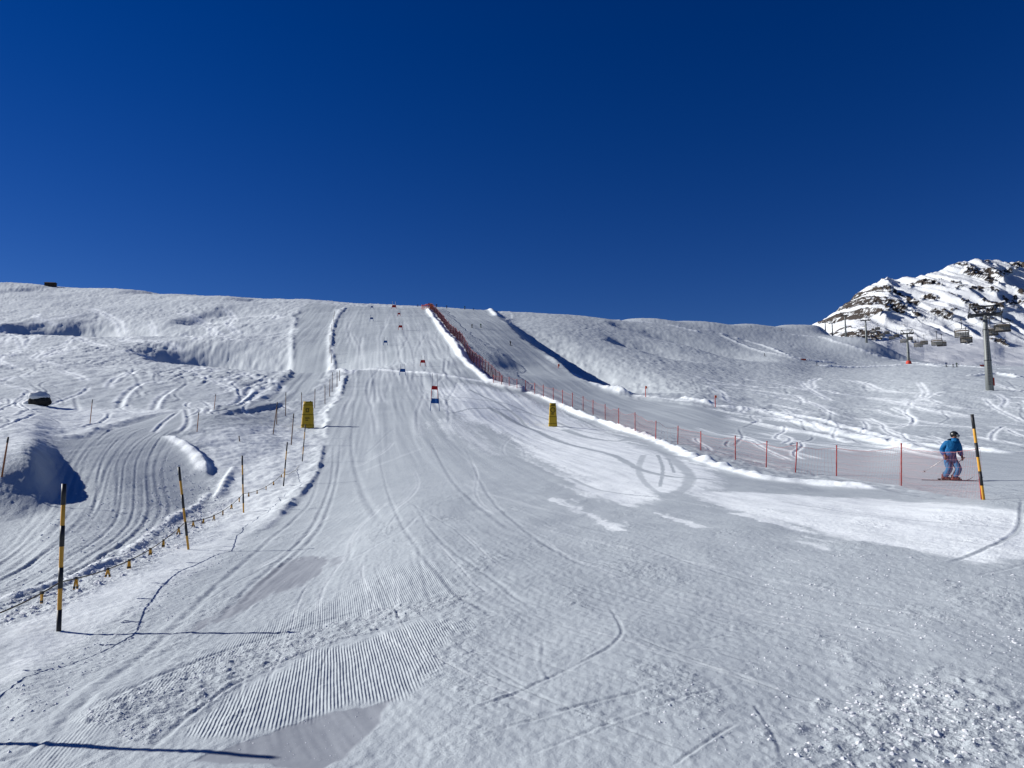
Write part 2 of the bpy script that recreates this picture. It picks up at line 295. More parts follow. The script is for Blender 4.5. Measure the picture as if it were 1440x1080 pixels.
for k, q in enumerate([(200,490,3.4,6,20,11,-0.3), (238,492,3.8,6,20,12,-0.3), (276,496,3.8,6,20,12,-0.3), (314,501,3.6,6,18,11,-0.3), (348,506,2.4,5,14,8,-0.3), (14,459,4.2,6,26,11,-0.2), (66,457,4.2,6,26,13,-0.2), (112,463,3.0,5,20,8,-0.2),
                       (256,447,2.3,6,24,11,-0.2), (292,438,2.0,6,22,10,0), (250,462,1.5,5,16,6,0), (862,456,2.0,6,22,14,0), (905,466,2.6,7,24,18,0), (955,478,2.8,7,22,20,0), (860,478,2.0,5,16,10,0), (985,486,2.4,7,20,18,0), (905,492,1.8,5,14,10,0),
                       (650,503,0.9,4,12,9,0), (704,505,0.9,4,10,8,0), (1215,490,1.6,12,40,30,0), (1250,499,1.6,12,40,30,0), (20,405,1.4,6,20,12,0), (190,408,1.5,6,24,12,0), (260,412,1.3,6,24,10,0), (330,420,1.3,6,20,10,0)]):
    scoop(*q, seed=k)
for pts, h, fr in [([(870,552),(980,566),(1100,583),(1200,604),(1300,628),(1440,640)], 0.20, 0.9), ([(990,574),(1100,592),(1200,615),(1300,634)], 0.16, 0.7), ([(1020,588),(1120,604),(1210,625)], 0.16, 0.7),
                   ([(1000,572),(1060,578),(1140,596),(1240,622),(1330,640)], 0.18, 0.8), ([(960,560),(975,563),(1000,569)], 0.35, 0.9),
                   ([(1105,470),(1150,474),(1185,483),(1225,497),(1280,510),(1330,517)], 0.45, 0.7), ([(985,462),(1060,482),(1120,503),(1180,512)], 0.5, 0.6), ([(1010,470),(1060,490),(1130,508)], 0.4, 0.5),
                   ([(1140,513),(1280,514),(1440,521)], 0.5, 0.8), ([(860,447),(930,456),(990,470)], 0.6, 0.7), ([(1360,530),(1400,527),(1440,531)], 0.5, 0.5)]:
    kk = 0.7 + unproj(*pts[len(pts)//2])[1] / 160
    ridge(pts, 0.55 * kk, 0.55 * kk, h, 60, 0.5, fr, 0.08)

# ---- ski tracks: grooves with a thrown-up rim
def groove(p, w, dep, rim=0.6, fr=0.0, minw=0.0028):
    global FRESH
    p = np.asarray(p); dm = np.median(p[:, 1]); w = max(w, minw * dm); dep = max(dep * 0.7, 0.16 * w)
    (a, b), D, S, T = near(p, w * 4); en = sstep(0, 0.12, T) * sstep(0, 0.12, 1 - T)
    g = -np.exp(-(D / w) ** 2) + rim * np.exp(-((D - 1.9 * w) / w) ** 2) * (0.6 + 0.4 * S)
    g = np.where(D < 1e8, g, 0)
    Z[a, b] += dep * en * g * (0.8 + 0.3 * pnoise(X[a, b] * 2, Y[a, b] * 2, 71))
    if fr: FRESH[a, b] = np.maximum(FRESH[a, b], fr * en * np.exp(-((D - 1.6 * w) / (1.3 * w)) ** 2))
for pts, w, dep in [([(110,1012),(160,985),(230,952),(320,915),(390,891),(510,857),(602,840),(690,828)], 0.03, 0.022), ([(205,1062),(275,1002),(320,971),(360,951),(450,910),(527,882),(612,861),(650,855)], 0.022, 0.016),
    ([(852,845),(866,870),(875,892),(862,910),(820,932),(790,948),(720,978),(660,1000)], 0.014, 0.011), ([(765,905),(762,935),(775,962)], 0.012, 0.006),
    ([(690,1025),(770,1007),(840,989),(945,968)], 0.022, 0.016), ([(700,1018),(800,998),(900,975),(960,955)], 0.014, 0.010), ([(735,1060),(860,1020),(960,985),(1040,960)], 0.016, 0.009), ([(945,1079),(985,1055),(1014,1035),(1040,1022)], 0.009, 0.012),
    ([(930,905),(985,900),(1030,892)], 0.02, 0.013), ([(935,918),(970,915),(1010,908)], 0.02, 0.013), ([(1370,810),(1410,802),(1450,794)], 0.02, 0.014),
    ([(1438,700),(1434,735),(1420,755),(1385,775),(1330,792)], 0.03, 0.014), ([(0,1075),(30,1065),(60,1045)], 0.03, 0.02), ([(640,1000),(760,960),(860,905)], 0.012, 0.006),
    ([(588,770),(600,825),(612,850)], 0.02, 0.008), ([(530,620),(545,690),(580,760),(640,830),(720,880)], 0.04, 0.012), ([(575,700),(620,760),(700,820),(755,860)], 0.03, 0.010), ([(650,620),(690,700),(760,760),(830,800)], 0.04, 0.012),
    ([(505,745),(490,790),(560,750),(600,715)], 0.025, 0.008), ([(600,610),(640,680),(720,750)], 0.05, 0.014), ([(470,610),(468,660),(440,740),(380,800),(300,880)], 0.05, 0.02), ([(480,600),(476,660),(452,740),(392,800),(330,860)], 0.05, 0.02),
    ([(455,640),(440,700),(380,760),(280,850),(180,940),(60,1060)], 0.05, 0.018), ([(500,560),(495,620),(510,690),(540,740)], 0.05, 0.012),
    ([(1090,840),(1200,870),(1300,900)], 0.02, 0.008), ([(880,760),(1000,800),(1130,835),(1300,860)], 0.03, 0.01), ([(1060,990),(1078,1020),(1094,1050),(1102,1079)], 0.010, 0.006)]:
    groove(upoly(pts, 60), w, dep)
for k in range(19):                                   # road: long curving ruts
    o = k / 18.0 + random.uniform(-0.03, 0.03)
    pts = [(440 + 26*o, 520), (415 + 40*o, 548), (320 + 60*o, 580), (150 + 95*o, 600 + 18*o), (95 + 130*o, 650 + 12*o), (60 + 175*o, 715), (-30 + 130*o, 800 + 20*o), (-160 + 120*o, 848 + 20*o)]
    pts = [(a + random.uniform(-6, 6), b) for a, b in pts]
    groove(upoly(pts, 70), random.uniform(0.025, 0.07), random.uniform(0.006, 0.024), 0.7, 0, 0.0014)
for k in range(30):                                   # steep upper piste: fall-line carvings
    x0 = random.uniform(500, 620); am = random.uniform(3, 14); ph = random.uniform(0, 6); y0 = random.uniform(436, 520); y1 = y0 + random.uniform(20, 120)
    pts = [(x0 + (yy - 432) * (x0 - 545) * 0.004 + am * math.sin(yy * 0.06 + ph), yy) for yy in np.linspace(y0, y1, 7)]
    groove(upoly(pts, 40), 0.12, 0.03, 0.6, 0.25, 0.0016)
def wander(px, py, dxs, rows, turns, seed):
    r = random.Random(seed); ph = r.uniform(0, 6); turn_rate = r.uniform(2.5, 7); pts = []
    for i in range(9):
        t = i / 8; pts.append((px + dxs * t + turns * math.sin(ph + t * turn_rate), py + rows * t))
    return pts
for k in range(120):                                  # off-piste right of the run
    px = random.uniform(960, 1440); py = random.uniform(528, 622); 
    pts = wander(px, py, random.uniform(-20, 210), random.uniform(6, 34), random.uniform(2, 14), k)
    groove(upoly(pts, 40), 0.09, 0.05, 0.9, 0.95 * (random.random() < 0.62), 0.0018)
for k in range(120):                                  # left hillside
    px = random.uniform(0, 395); py = random.uniform(425, 585)
    pts = wander(px, py, random.uniform(-70, 70), random.uniform(6, 34), random.uniform(4, 18), 300 + k)
    groove(upoly(pts, 36), 0.09, 0.06, 0.9, 0.7 * (random.random() < 0.5), 0.0016 + 0.001 * random.random())
for pts in ([(165,578),(172,560),(185,548),(205,540),(240,538)], [(215,578),(222,562),(245,545)], [(330,566),(345,552),(352,545),(380,540)], [(320,572),(340,560),(356,546)]):
    groove(upoly(pts, 40), 0.2, 0.13, 0.9, 0.6)
for k in range(40):                                   # groomed run right of the net and upper right
    px = random.uniform(700, 1250); py = random.uniform(560, 640); groove(upoly([(px, py), (px + 30, py + 9), (px + 80, py + 16)], 20), 0.06, 0.015, 0.6, 0, 0.0018)

for k in range(110):                                  # fine edge marks along the traffic lines of the near piste
    y1 = math.exp(random.uniform(math.log(6), math.log(60))); y0 = y1 * random.uniform(0.45, 0.8); S0 = (random.uniform(-0.28, 0.62) * y1 + 4.5) * (y1 + 2.3) / 12; a = random.uniform(-0.12, 0.12); ph = random.uniform(0, 6)
    yy = np.linspace(y1, max(y0, 3.6), 26); xx = 12 * S0 / (yy + 2.3) - 4.5 + a * (yy - y1) + 0.012 * y1 * np.sin(yy / y1 * 9 + ph)
    if abs(xx / yy).max() < 0.8: groove(np.stack([xx, yy], 1), random.uniform(0.008, 0.016), random.uniform(0.004, 0.010), 0.7, 0.25 * (random.random() < 0.4), 0.0012)

# ---- snow sheet mesh
def grid_mesh(name, X, Y, Z, attrs):
    nr, nc = X.shape; co = np.stack([X, Y, Z], -1).reshape(-1, 3).astype(np.float32)
    i = (np.arange(nr - 1)[:, None] * nc + np.arange(nc - 1)[None, :]).ravel()
    q = np.stack([i, i + 1, i + nc + 1, i + nc], 1).astype(np.int32)
    me = bpy.data.meshes.new(name); me.vertices.add(len(co)); me.vertices.foreach_set('co', co.ravel())
    me.loops.add(q.size); me.loops.foreach_set('vertex_index', q.ravel()); me.polygons.add(len(q))
    me.polygons.foreach_set('loop_start', np.arange(0, q.size, 4, dtype=np.int32))
    me.polygons.foreach_set('use_smooth', np.ones(len(q), bool)); me.update(calc_edges=True)
    for k, v in attrs.items():
        at = me.attributes.new(k, 'FLOAT', 'POINT'); at.data.foreach_set('value', np.ascontiguousarray(v.ravel(), dtype=np.float32))
    return me

class NT:
    """small node-graph helper"""
    def __init__(s, name):
        s.m = bpy.data.materials.new(name); s.m.use_nodes = True; s.t = s.m.node_tree; s.t.nodes.clear()
        s.out = s.n('ShaderNodeOutputMaterial'); s.b = s.n('ShaderNodeBsdfPrincipled'); s.l(s.b.outputs[0], s.out.inputs[0])
    def n(s, t, **k):
        x = s.t.nodes.new(t)
        for a, v in k.items(): setattr(x, a, v)
        return x
    def l(s, a, b): s.t.links.new(a, b)
    def val(s, sock, v):
        if isinstance(v, (int, float)): sock.default_value = v
        elif isinstance(v, tuple): sock.default_value = v
        else: s.l(v, sock)
    def math(s, op, a, b=0.0, c=0.0):
        x = s.n('ShaderNodeMath', operation=op); s.val(x.inputs[0], a); s.val(x.inputs[1], b); s.val(x.inputs[2], c); return x.outputs[0]
    def noise(s, co, scale, det=2.0, rough=0.5):
        x = s.n('ShaderNodeTexNoise'); s.l(co, x.inputs['Vector']); x.inputs['Scale'].default_value = scale; x.inputs['Detail'].default_value = det; x.inputs['Roughness'].default_value = rough; return x.outputs[0]
    def attr(s, nm): return s.n('ShaderNodeAttribute', attribute_name=nm).outputs['Fac']
    def mix(s, f, a, b):
        x = s.n('ShaderNodeMix', data_type='RGBA'); s.val(x.inputs[0], f); s.val(x.inputs[6], a); s.val(x.inputs[7], b); return x.outputs[2]

def snow_material():
    t = NT('snow'); co = t.n('ShaderNodeTexCoord').outputs['Object']; mp = t.n('ShaderNodeMapping'); t.l(co, mp.inputs[0]); v = mp.outputs[0]
    sx = t.n('ShaderNodeSeparateXYZ'); t.l(v, sx.inputs[0])
    fresh, chunk, cord, ice = (t.attr(k) for k in ('fresh', 'chunk', 'cord', 'ice'))
    grit = t.noise(v, 70, 3, 0.7); lump = t.noise(v, 17, 3, 0.62); mid = t.noise(v, 2.6, 3, 0.6); big = t.noise(v, 0.5, 3, 0.55)
    # corduroy from the groomer's comb, pitch about 27 mm
    wob = t.math('MULTIPLY', big, 0.04)
    ph = t.math('MULTIPLY', t.math('ADD', t.math('ADD', sx.outputs[0], t.math('MULTIPLY', sx.outputs[1], 0.24)), wob), 2 * math.pi / 0.0265)
    comb = t.math('MULTIPLY', t.math('SINE', ph), t.math('MULTIPLY', cord, 0.0027))
    rough = t.math('ADD', t.math('MULTIPLY', chunk, 0.032), 0.006)
    smooth = t.math('SUBTRACT', 1.0, t.math('MULTIPLY', ice, 0.8))
    h = t.math('MULTIPLY', t.math('ADD', t.math('MULTIPLY', lump, rough), t.math('MULTIPLY', grit, t.math('ADD', t.math('MULTIPLY', rough, 0.10), 0.0034))), smooth)
    h = t.math('ADD', h, comb); h = t.math('ADD', h, t.math('MULTIPLY', mid, 0.012))
    bp = t.n('ShaderNodeBump'); bp.inputs['Strength'].default_value = 1.0; bp.inputs['Distance'].default_value = 1.0
    t.l(h, bp.inputs['Height']); t.l(bp.outputs[0], t.b.inputs['Normal'])
    packed = t.mix(t.math('MULTIPLY', big, 1.0), (0.40, 0.446, 0.478, 1), (0.485, 0.53, 0.558, 1))
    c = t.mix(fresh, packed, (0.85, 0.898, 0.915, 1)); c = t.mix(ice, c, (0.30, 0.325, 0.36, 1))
    t.l(c, t.b.inputs['Base Color']); t.b.inputs['Roughness'].default_value = 0.75; t.b.inputs['Specular IOR Level'].default_value = 0.2
    return t.m
M = {}
M['snow'] = snow_material()
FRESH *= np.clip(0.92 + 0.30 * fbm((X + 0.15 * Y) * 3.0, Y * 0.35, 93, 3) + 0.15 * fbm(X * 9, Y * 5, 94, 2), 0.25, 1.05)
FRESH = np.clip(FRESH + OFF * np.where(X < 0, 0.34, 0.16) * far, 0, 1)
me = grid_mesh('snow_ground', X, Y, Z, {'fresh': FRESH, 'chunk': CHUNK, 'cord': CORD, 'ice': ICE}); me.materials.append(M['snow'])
ground = bpy.data.objects.new('snow_ground', me); C.objects.link(ground); ground['kind'] = 'structure'
ground['label'] = 'groomed snow ski slope with banks and tracks'

def H(x, y):
    """height of the finished snow at a ground point"""
    x = np.asarray(x, float); y = np.asarray(y, float)
    r = np.clip(np.searchsorted(YR, y) - 1, 0, NR - 2); tr = np.clip((y - YR[r]) / (YR[r+1] - YR[r]), 0, 1)
    u = x / wid(y); c = np.clip(np.searchsorted(U, u) - 1, 0, NC - 2); tc = np.clip((u - U[c]) / (U[c+1] - U[c]), 0, 1)
    return (Z[r, c] * (1-tc) + Z[r, c+1] * tc) * (1-tr) + (Z[r+1, c] * (1-tc) + Z[r+1, c+1] * tc) * tr
def hit(px, py):
    rx, rz = ray(px, py); z = H(rx * DS, DS); b = np.nonzero(rz * DS <= z)[0]
    k = b[0] if len(b) else int(np.argmin(rz * DS - z)); d = DS[k]
    return Vector((rx * d, d, float(H(rx * d, d))))
def at(px, py, d):
    rx, rz = ray(px, py); return Vector((rx * d, d, rz * d))

# ------------------------------------------------------------------ the rocky mountain behind the lift
def mountain():
    sky = [(1085,470),(1120,462),(1150,455),(1164,446),(1180,434),(1195,424),(1205,414),(1215,408),(1230,399),(1247,390),(1256,393),(1262,394),(1275,392),(1295,387),(1313,382),(1331,375.5),(1345,372),(1360,369),(1380,367),(1398,365.5),(1405,367),(1413,371),(1440,371),(1480,374),(1560,380),(1700,372),(1900,395)]
    foot = [(1085,500),(1160,492),(1220,500),(1300,526),(1360,534),(1440,540),(1900,545)]
    n, m = 620, 380
    px = np.linspace(1085, 1720, n); s = np.linspace(0, 1.35, m)
    top = np.interp(px, *zip(*sky)); bot = np.interp(px, *zip(*foot))
    P = np.repeat(px[None], m, 0); S = np.repeat(s[:, None], n, 1)
    # gentle snow apron below, steep rock face above
    g = np.where(S < 0.5, 0.36 * (S / 0.5) ** 0.9, 0.36 + 0.64 * ((S - 0.5) / 0.5)); g = np.minimum(g, 1)
    py = bot + (top - bot) * g
    d = 640 + 520 * np.minimum(S, 1) ** 1.15 + np.maximum(S - 1, 0) * 1400 + (P - 1085) * 0.12
    rx, rz = ray(P, py); x, y, z = rx * d, d, rz * d
    z = z - np.maximum(S - 1, 0) * 260
    face = sstep(0.42, 0.6, S)
    rid = lambda a, b, k: 1 - 2 * np.abs(pnoise(a, b, k))
    # ribs and gullies that run down the face, then crags on them
    wx = x + 10 * pnoise(x / 40, z / 40, 90)
    rib = rid(wx / 46 + z / 150, z / 120, 80) * 0.6 + 0.5 * rid(wx / 21 + z / 60, z / 52, 81)
    crag = rid(wx / 11, z / 9, 82) * 0.5 + rid(x / 5.2, z / 4.4, 83) * 0.3 + 0.2 * rid(x / 2.6, z / 2.2, 84)
    band = fbm(x / 36 + z / 55, z / 30 - x / 90, 85, 3)
    left = np.interp(P, [1160, 1180, 1330, 1440, 1720], [0.1, 0.2, 0.12, 0.02, 0.0])
    sw = np.interp(S, [0.3, 0.38, 0.52, 0.6, 0.86, 1.0, 1.1], [-1.2, -0.25, -0.28, 0.0, 0.12, -0.12, -0.7])
    low = np.where(P < 1262, np.interp(P, [1150, 1180, 1240, 1262], [0.5, 0.55, 0.4, 0]) * sstep(0.26, 0.34, S) * (1 - sstep(0.44, 0.52, S)), 0)
    rk = sstep(0.24, 0.42, band * 0.8 + 0.22 * (rib - 0.5) + 0.18 * (crag - 0.4) + left * 0.6 + sw + low)
    rock = np.clip(rk, 0, 1)
    y = y - face * (13 * (rib - 0.4)) - rock * (5.5 * crag)
    x = x + face * 3.0 * pnoise(x / 18, z / 18, 87)
    z = z + face * (5.0 * (rib - 0.4)) + rock * (3.0 * (crag - 0.3)) + (1 - face) * (3.0 * fbm(x / 70, d / 70, 88, 3))
    z = z + (0.25 + 0.5 * face) * fbm(x / 9, d / 14, 89, 3)
    rock = rock * sstep(0.25, 0.62, 0.5 + 0.9 * fbm(x / 4.5, z / 3.6, 86, 3) + 0.25 * (rock - 0.5))
    return grid_mesh('mountain', x, y, z, {'rock': rock})
def mountain_material():
    t = NT('mountain_snow_and_rock'); co = t.n('ShaderNodeTexCoord').outputs['Object']; rock = t.attr('rock')
    n1 = t.noise(co, 0.22, 4, 0.6); n2 = t.noise(co, 0.8, 3, 0.6)
    rc = t.mix(n1, (0.022, 0.02, 0.021, 1), (0.085, 0.068, 0.056, 1)); sc = t.mix(n1, (0.66, 0.69, 0.72, 1), (0.80, 0.82, 0.84, 1))
    t.l(t.mix(t.math('MULTIPLY_ADD', rock, 2.6, -0.75), sc, rc), t.b.inputs['Base Color'])
    t.t.nodes[-1].clamp_factor = True
    bp = t.n('ShaderNodeBump'); bp.inputs['Strength'].default_value = 0.9; bp.inputs['Distance'].default_value = 1.2; t.l(n2, bp.inputs['Height']); t.l(bp.outputs[0], t.b.inputs['Normal'])
    t.b.inputs['Roughness'].default_value = 0.8; t.b.inputs['Specular IOR Level'].default_value = 0.15
    return t.m
mm = mountain(); mm.materials.append(mountain_material())
mo = bpy.data.objects.new('mountain', mm); C.objects.link(mo); mo['kind'] = 'structure'; mo['label'] = 'snowy mountain with dark rock bands behind the chairlift'

# ------------------------------------------------------------------ materials for the things
def mat(name, col, rough=0.6, spec=0.4, var=0.15, scale=8.0, metal=0.0, bump=0.0, alpha=1.0, trans=0.0):
    t = NT(name); co = t.n('ShaderNodeTexCoord').outputs['Object']; n = t.noise(co, scale, 4, 0.6)
    lo = tuple(c * (1 - var) for c in col) + (1,); hi = tuple(min(1, c * (1 + var)) for c in col) + (1,)
    t.l(t.mix(n, lo, hi), t.b.inputs['Base Color'])
    t.b.inputs['Roughness'].default_value = rough; t.b.inputs['Specular IOR Level'].default_value = spec; t.b.inputs['Metallic'].default_value = metal
    if bump:
        bp = t.n('ShaderNodeBump'); bp.inputs['Distance'].default_value = bump; t.l(n, bp.inputs['Height']); t.l(bp.outputs[0], t.b.inputs['Normal'])
    if trans: t.b.inputs['Transmission Weight'].default_value = trans
    if alpha < 1: t.b.inputs['Alpha'].default_value = alpha
    return t.m
M.update(yellow=mat('yellow_paint', (0.60, 0.30, 0.03), 0.45, 0.4, 0.2, 14), black=mat('black_paint', (0.018, 0.018, 0.02), 0.5, 0.4, 0.3, 14),
    bamboo=mat('orange_pole', (0.36, 0.13, 0.05), 0.6, 0.3, 0.25, 20), brown=mat('brown_pole', (0.16, 0.085, 0.05), 0.6, 0.3, 0.3, 20), rope=mat('rope_fibre', (0.12, 0.10, 0.07), 0.9, 0.1, 0.3, 60),
    pad=mat('yellow_pad_vinyl', (0.52, 0.33, 0.014), 0.5, 0.4, 0.2, 5, 0, 0.02), padmark=mat('dark_print', (0.13, 0.085, 0.01), 0.6, 0.3, 0.3, 9), strap=mat('strap_webbing', (0.22, 0.15, 0.012), 0.8, 0.2, 0.2, 30),
    net=mat('red_net', (0.40, 0.15, 0.14), 0.7, 0.2, 0.15, 3), netdense=mat('shaded_red_net', (0.17, 0.065, 0.08), 0.75, 0.15, 0.2, 3), post=mat('red_post', (0.40, 0.035, 0.03), 0.5, 0.4, 0.2, 12), onet=mat('orange_net', (0.85, 0.17, 0.03), 0.7, 0.2, 0.1, 4),  # the tall net's red is darkened to carry the shade on it
    gate_red=mat('red_gate_cloth', (0.45, 0.02, 0.02), 0.7, 0.2, 0.15, 6), gate_blue=mat('blue_gate_cloth', (0.012, 0.09, 0.32), 0.7, 0.2, 0.15, 6), gpole=mat('gate_pole_plastic', (0.30, 0.32, 0.36), 0.4, 0.4, 0.1, 9),
    steel=mat('galvanised_steel', (0.20, 0.215, 0.21), 0.5, 0.5, 0.2, 1.5, 0.35), dsteel=mat('dark_steel', (0.022, 0.024, 0.028), 0.5, 0.5, 0.2, 3, 0.3), concrete=mat('concrete', (0.25, 0.25, 0.25), 0.9, 0.1, 0.2, 4),
    cable=mat('steel_cable', (0.10, 0.10, 0.11), 0.5, 0.5, 0.1, 10, 0.5), bubble=mat('tinted_bubble', (0.21, 0.18, 0.145), 0.12, 0.6, 0.1, 3), seat=mat('black_seat_pad', (0.02, 0.02, 0.022), 0.7, 0.3, 0.2, 8), cushion=mat('tan_seat_back', (0.33, 0.30, 0.25), 0.7, 0.3, 0.2, 8),
    redpad=mat('red_pad', (0.5, 0.05, 0.03), 0.6, 0.3, 0.15, 3), rock=mat('boulder_rock', (0.035, 0.032, 0.03), 0.9, 0.2, 0.5, 4, 0, 0.08), wood=mat('dark_timber', (0.05, 0.035, 0.025), 0.8, 0.2, 0.3, 6), chunk=mat('snow_chunks', (0.66, 0.675, 0.70), 0.8, 0.15, 0.03, 20, 0, 0.004),
    jacket=mat('blue_jacket_cloth', (0.004, 0.105, 0.27), 0.7, 0.2, 0.35, 7, 0, 0.05), jacket2=mat('navy_jacket_cloth', (0.01, 0.045, 0.16), 0.7, 0.2, 0.2, 7), pants=mat('light_blue_trouser_cloth', (0.022, 0.13, 0.27), 0.75, 0.2, 0.4, 9, 0, 0.05), blackcloth=mat('black_cloth', (0.012, 0.012, 0.015), 0.8, 0.2, 0.3, 10),
    skin=mat('skin', (0.30, 0.15, 0.10), 0.6, 0.3, 0.1, 9), helmet=mat('black_helmet', (0.012, 0.014, 0.014), 0.35, 0.5, 0.2, 9), lens=mat('goggle_lens', (0.16, 0.17, 0.17), 0.1, 0.8, 0.1, 9), boot=mat('red_boot_shell', (0.14, 0.03, 0.025), 0.4, 0.5, 0.2, 12), skitop=mat('ski_topsheet', (0.035, 0.012, 0.012), 0.35, 0.5, 0.5, 6),
    grey=mat('grey_cloth', (0.07, 0.07, 0.08), 0.8, 0.2, 0.3, 10), redcloth=mat('red_cloth', (0.30, 0.02, 0.02), 0.8, 0.2, 0.2, 10), greencloth=mat('green_cloth', (0.03, 0.09, 0.05), 0.8, 0.2, 0.2, 10), glove=mat('black_leather_glove', (0.014, 0.013, 0.012), 0.6, 0.4, 0.3, 20), glove2=mat('brown_leather_glove', (0.16, 0.05, 0.03), 0.6, 0.4, 0.3, 20), alu=mat('aluminium_pole', (0.35, 0.34, 0.34), 0.4, 0.5, 0.1, 9, 0.5))

# ------------------------------------------------------------------ mesh builder
class B:
    def __init__(s): s.v = []; s.f = []; s.m = []
    def add(s, v, f, m=0):
        o = len(s.v); s.v += [tuple(q) for q in v]; s.f += [tuple(i + o for i in q) for q in f]; s.m += [m] * len(f)
    def box(s, c, sz, m=0, rot=None):
        x, y, z = (k / 2 for k in sz); vv = [Vector(q) for q in ((-x,-y,-z),(x,-y,-z),(x,y,-z),(-x,y,-z),(-x,-y,z),(x,-y,z),(x,y,z),(-x,y,z))]
        if rot is not None: vv = [rot @ q for q in vv]
        s.add([q + Vector(c) for q in vv], [(0,3,2,1),(4,5,6,7),(0,1,5,4),(1,2,6,5),(2,3,7,6),(3,0,4,7)], m)
    def tube(s, pts, r, n=6, m=0, caps=True, mats=None):
        pts = [Vector(p) for p in pts]; k = len(pts); rs = list(r) if hasattr(r, '__len__') else [r] * k; vv = []; ref = None
        for i, p in enumerate(pts):
            t = (pts[min(i+1, k-1)] - pts[max(i-1, 0)]).normalized()
            if ref is None: ref = Vector((1, 0, 0)) if abs(t.x) < 0.8 else Vector((0, 1, 0))
            a = (ref - t * ref.dot(t)).normalized(); ref = a; b = t.cross(a)
            vv += [p + (a * math.cos(2*math.pi*j/n) + b * math.sin(2*math.pi*j/n)) * rs[i] for j in range(n)]
        o = len(s.v); s.v += [tuple(q) for q in vv]
        for i in range(k - 1):
            mi = mats[i] if mats else m
            for j in range(n): s.f.append((o+i*n+j, o+i*n+(j+1) % n, o+(i+1)*n+(j+1) % n, o+(i+1)*n+j)); s.m.append(mi)
        if caps:
            s.f.append(tuple(o+j for j in range(n))[::-1]); s.m.append(mats[0] if mats else m); s.f.append(tuple(o+(k-1)*n+j for j in range(n))); s.m.append(mats[-1] if mats else m)
    def ball(s, c, rad, nu=8, nv=6, m=0, fn=None):
        c = Vector(c); rx, ry, rz = rad if hasattr(rad, '__len__') else (rad,)*3; vv = [c + Vector((0,0,-rz))]
        for i in range(1, nv):
            a = -math.pi/2 + math.pi*i/nv
            for j in range(nu): b = 2*math.pi*j/nu; vv.append(c + Vector((rx*math.cos(a)*math.cos(b), ry*math.cos(a)*math.sin(b), rz*math.sin(a))))
        vv.append(c + Vector((0,0,rz)))
        if fn: vv = [fn(q) for q in vv]
        f = [(0, 1+(j+1) % nu, 1+j) for j in range(nu)]
        for i in range(nv-2):
            for j in range(nu): f.append((1+i*nu+j, 1+i*nu+(j+1) % nu, 1+(i+1)*nu+(j+1) % nu, 1+(i+1)*nu+j))
        L = len(vv)-1; f += [(L, 1+(nv-2)*nu+j, 1+(nv-2)*nu+(j+1) % nu) for j in range(nu)]
        s.add(vv, f, m)
    def mesh(s, name, mats, smooth=False):
        me = bpy.data.meshes.new(name); me.from_pydata(s.v, [], s.f)
        for q in (mats if isinstance(mats, list) else [mats]): me.materials.append(M[q])
        me.polygons.foreach_set('material_index', s.m)
        if smooth: me.polygons.foreach_set('use_smooth', [True] * len(s.f))
        me.update(); return me
    def build(s, name, mats, parent=None, smooth=False): return obj(name, s.mesh(name, mats, smooth), parent)
def obj(name, me, parent=None):
    o = bpy.data.objects.new(name, me); C.objects.link(o)
    if parent: o.parent = parent
    return o
def tag(o, label, cat, group=None):
    o['label'] = label; o['category'] = cat
    if group: o['group'] = group
    return o
def thing(name, label, cat, loc=(0,0,0), rz=0.0, group=None):
    o = bpy.data.objects.new(name, None); C.objects.link(o); o.location = loc; o.rotation_euler = (0, 0, rz); o.empty_display_size = 0.2
    return tag(o, label, cat, group)
def dup(root, label, loc, rz=None, group=None):
    r = root.copy(); C.objects.link(r); r.location = loc; r['label'] = label
    if rz is not None: r.rotation_euler = (0, 0, rz)
    if group: r['group'] = group
    for ch in list(root.children):
        c = ch.copy(); C.objects.link(c); c.parent = r
        for g in list(ch.children): d = g.copy(); C.objects.link(d); d.parent = c
    return r

# ------------------------------------------------------------------ marker poles beside the track
POLES = {}
def marker(key, base, top, label, bands=6, r=0.024, d=None, group='striped marker poles between track and piste', kind='striped', name='marker_pole'):
    b = hit(*base) if d is None else at(*base, d); t = at(*top, b.y); v = t - b; L = v.length
    POLES[key] = (b, v)
    o = thing(name, label, 'pole', b, 0, group)
    if kind == 'striped':
        cuts = [-0.12] + [i / bands for i in range(1, bands)] + [1.0]; yel = B(); n = 10 if L * FPX / b.y > 90 else 6
        yel.tube([v * q for q in np.linspace(-0.1, 1, 5)], [r] * 5, n); yel.build('shaft', 'yellow', o, True)
        for i in range(bands - 1, -1, -2):      # black sleeves, topmost first
            k = B(); k.tube([v * (i / bands if i else -0.1), v * ((i + 1) / bands + (0.004 if i == bands - 1 else 0))], r + 0.003, n); k.build('black_band', 'black', o, True)
    else:
        k = B(); k.tube([v * -0.1, v * 0.5, v], [r, r, r * 0.85], 6); k.build('shaft', kind, o, True)
        k = B(); k.tube([v * 0.86, v * 1.01], r + 0.003, 6); k.build('dark_tip', 'black', o, True)
    return o
p0 = H(-4.8, 5.45); b0 = proj(-4.8, 5.45, p0); t0 = proj(-4.7, 5.45, p0 + 1.85)
marker('P0', b0, t0, 'striped pole just outside the left edge whose shadow crosses the bottom left', 6, d=5.45)
marker('P1', (82.5,888), (90,681), 'tallest and nearest black and yellow pole at the left edge of the piste', 7)
marker('P2', (265,773), (251.5,657), 'leaning black and yellow pole second from the front beside the rope', 6)
marker('P3', (342.5,721), (340.5,641), 'black and yellow pole third from the front where the rope passes', 6)
marker('P4', (398.5,684), (404,622), 'fourth black and yellow pole at the end of the low rope', 5)
marker('P5', (425,649), (429.5,597), 'fifth striped pole standing just below the left yellow pad', 5)
G2 = 'thin marker poles along the far track'
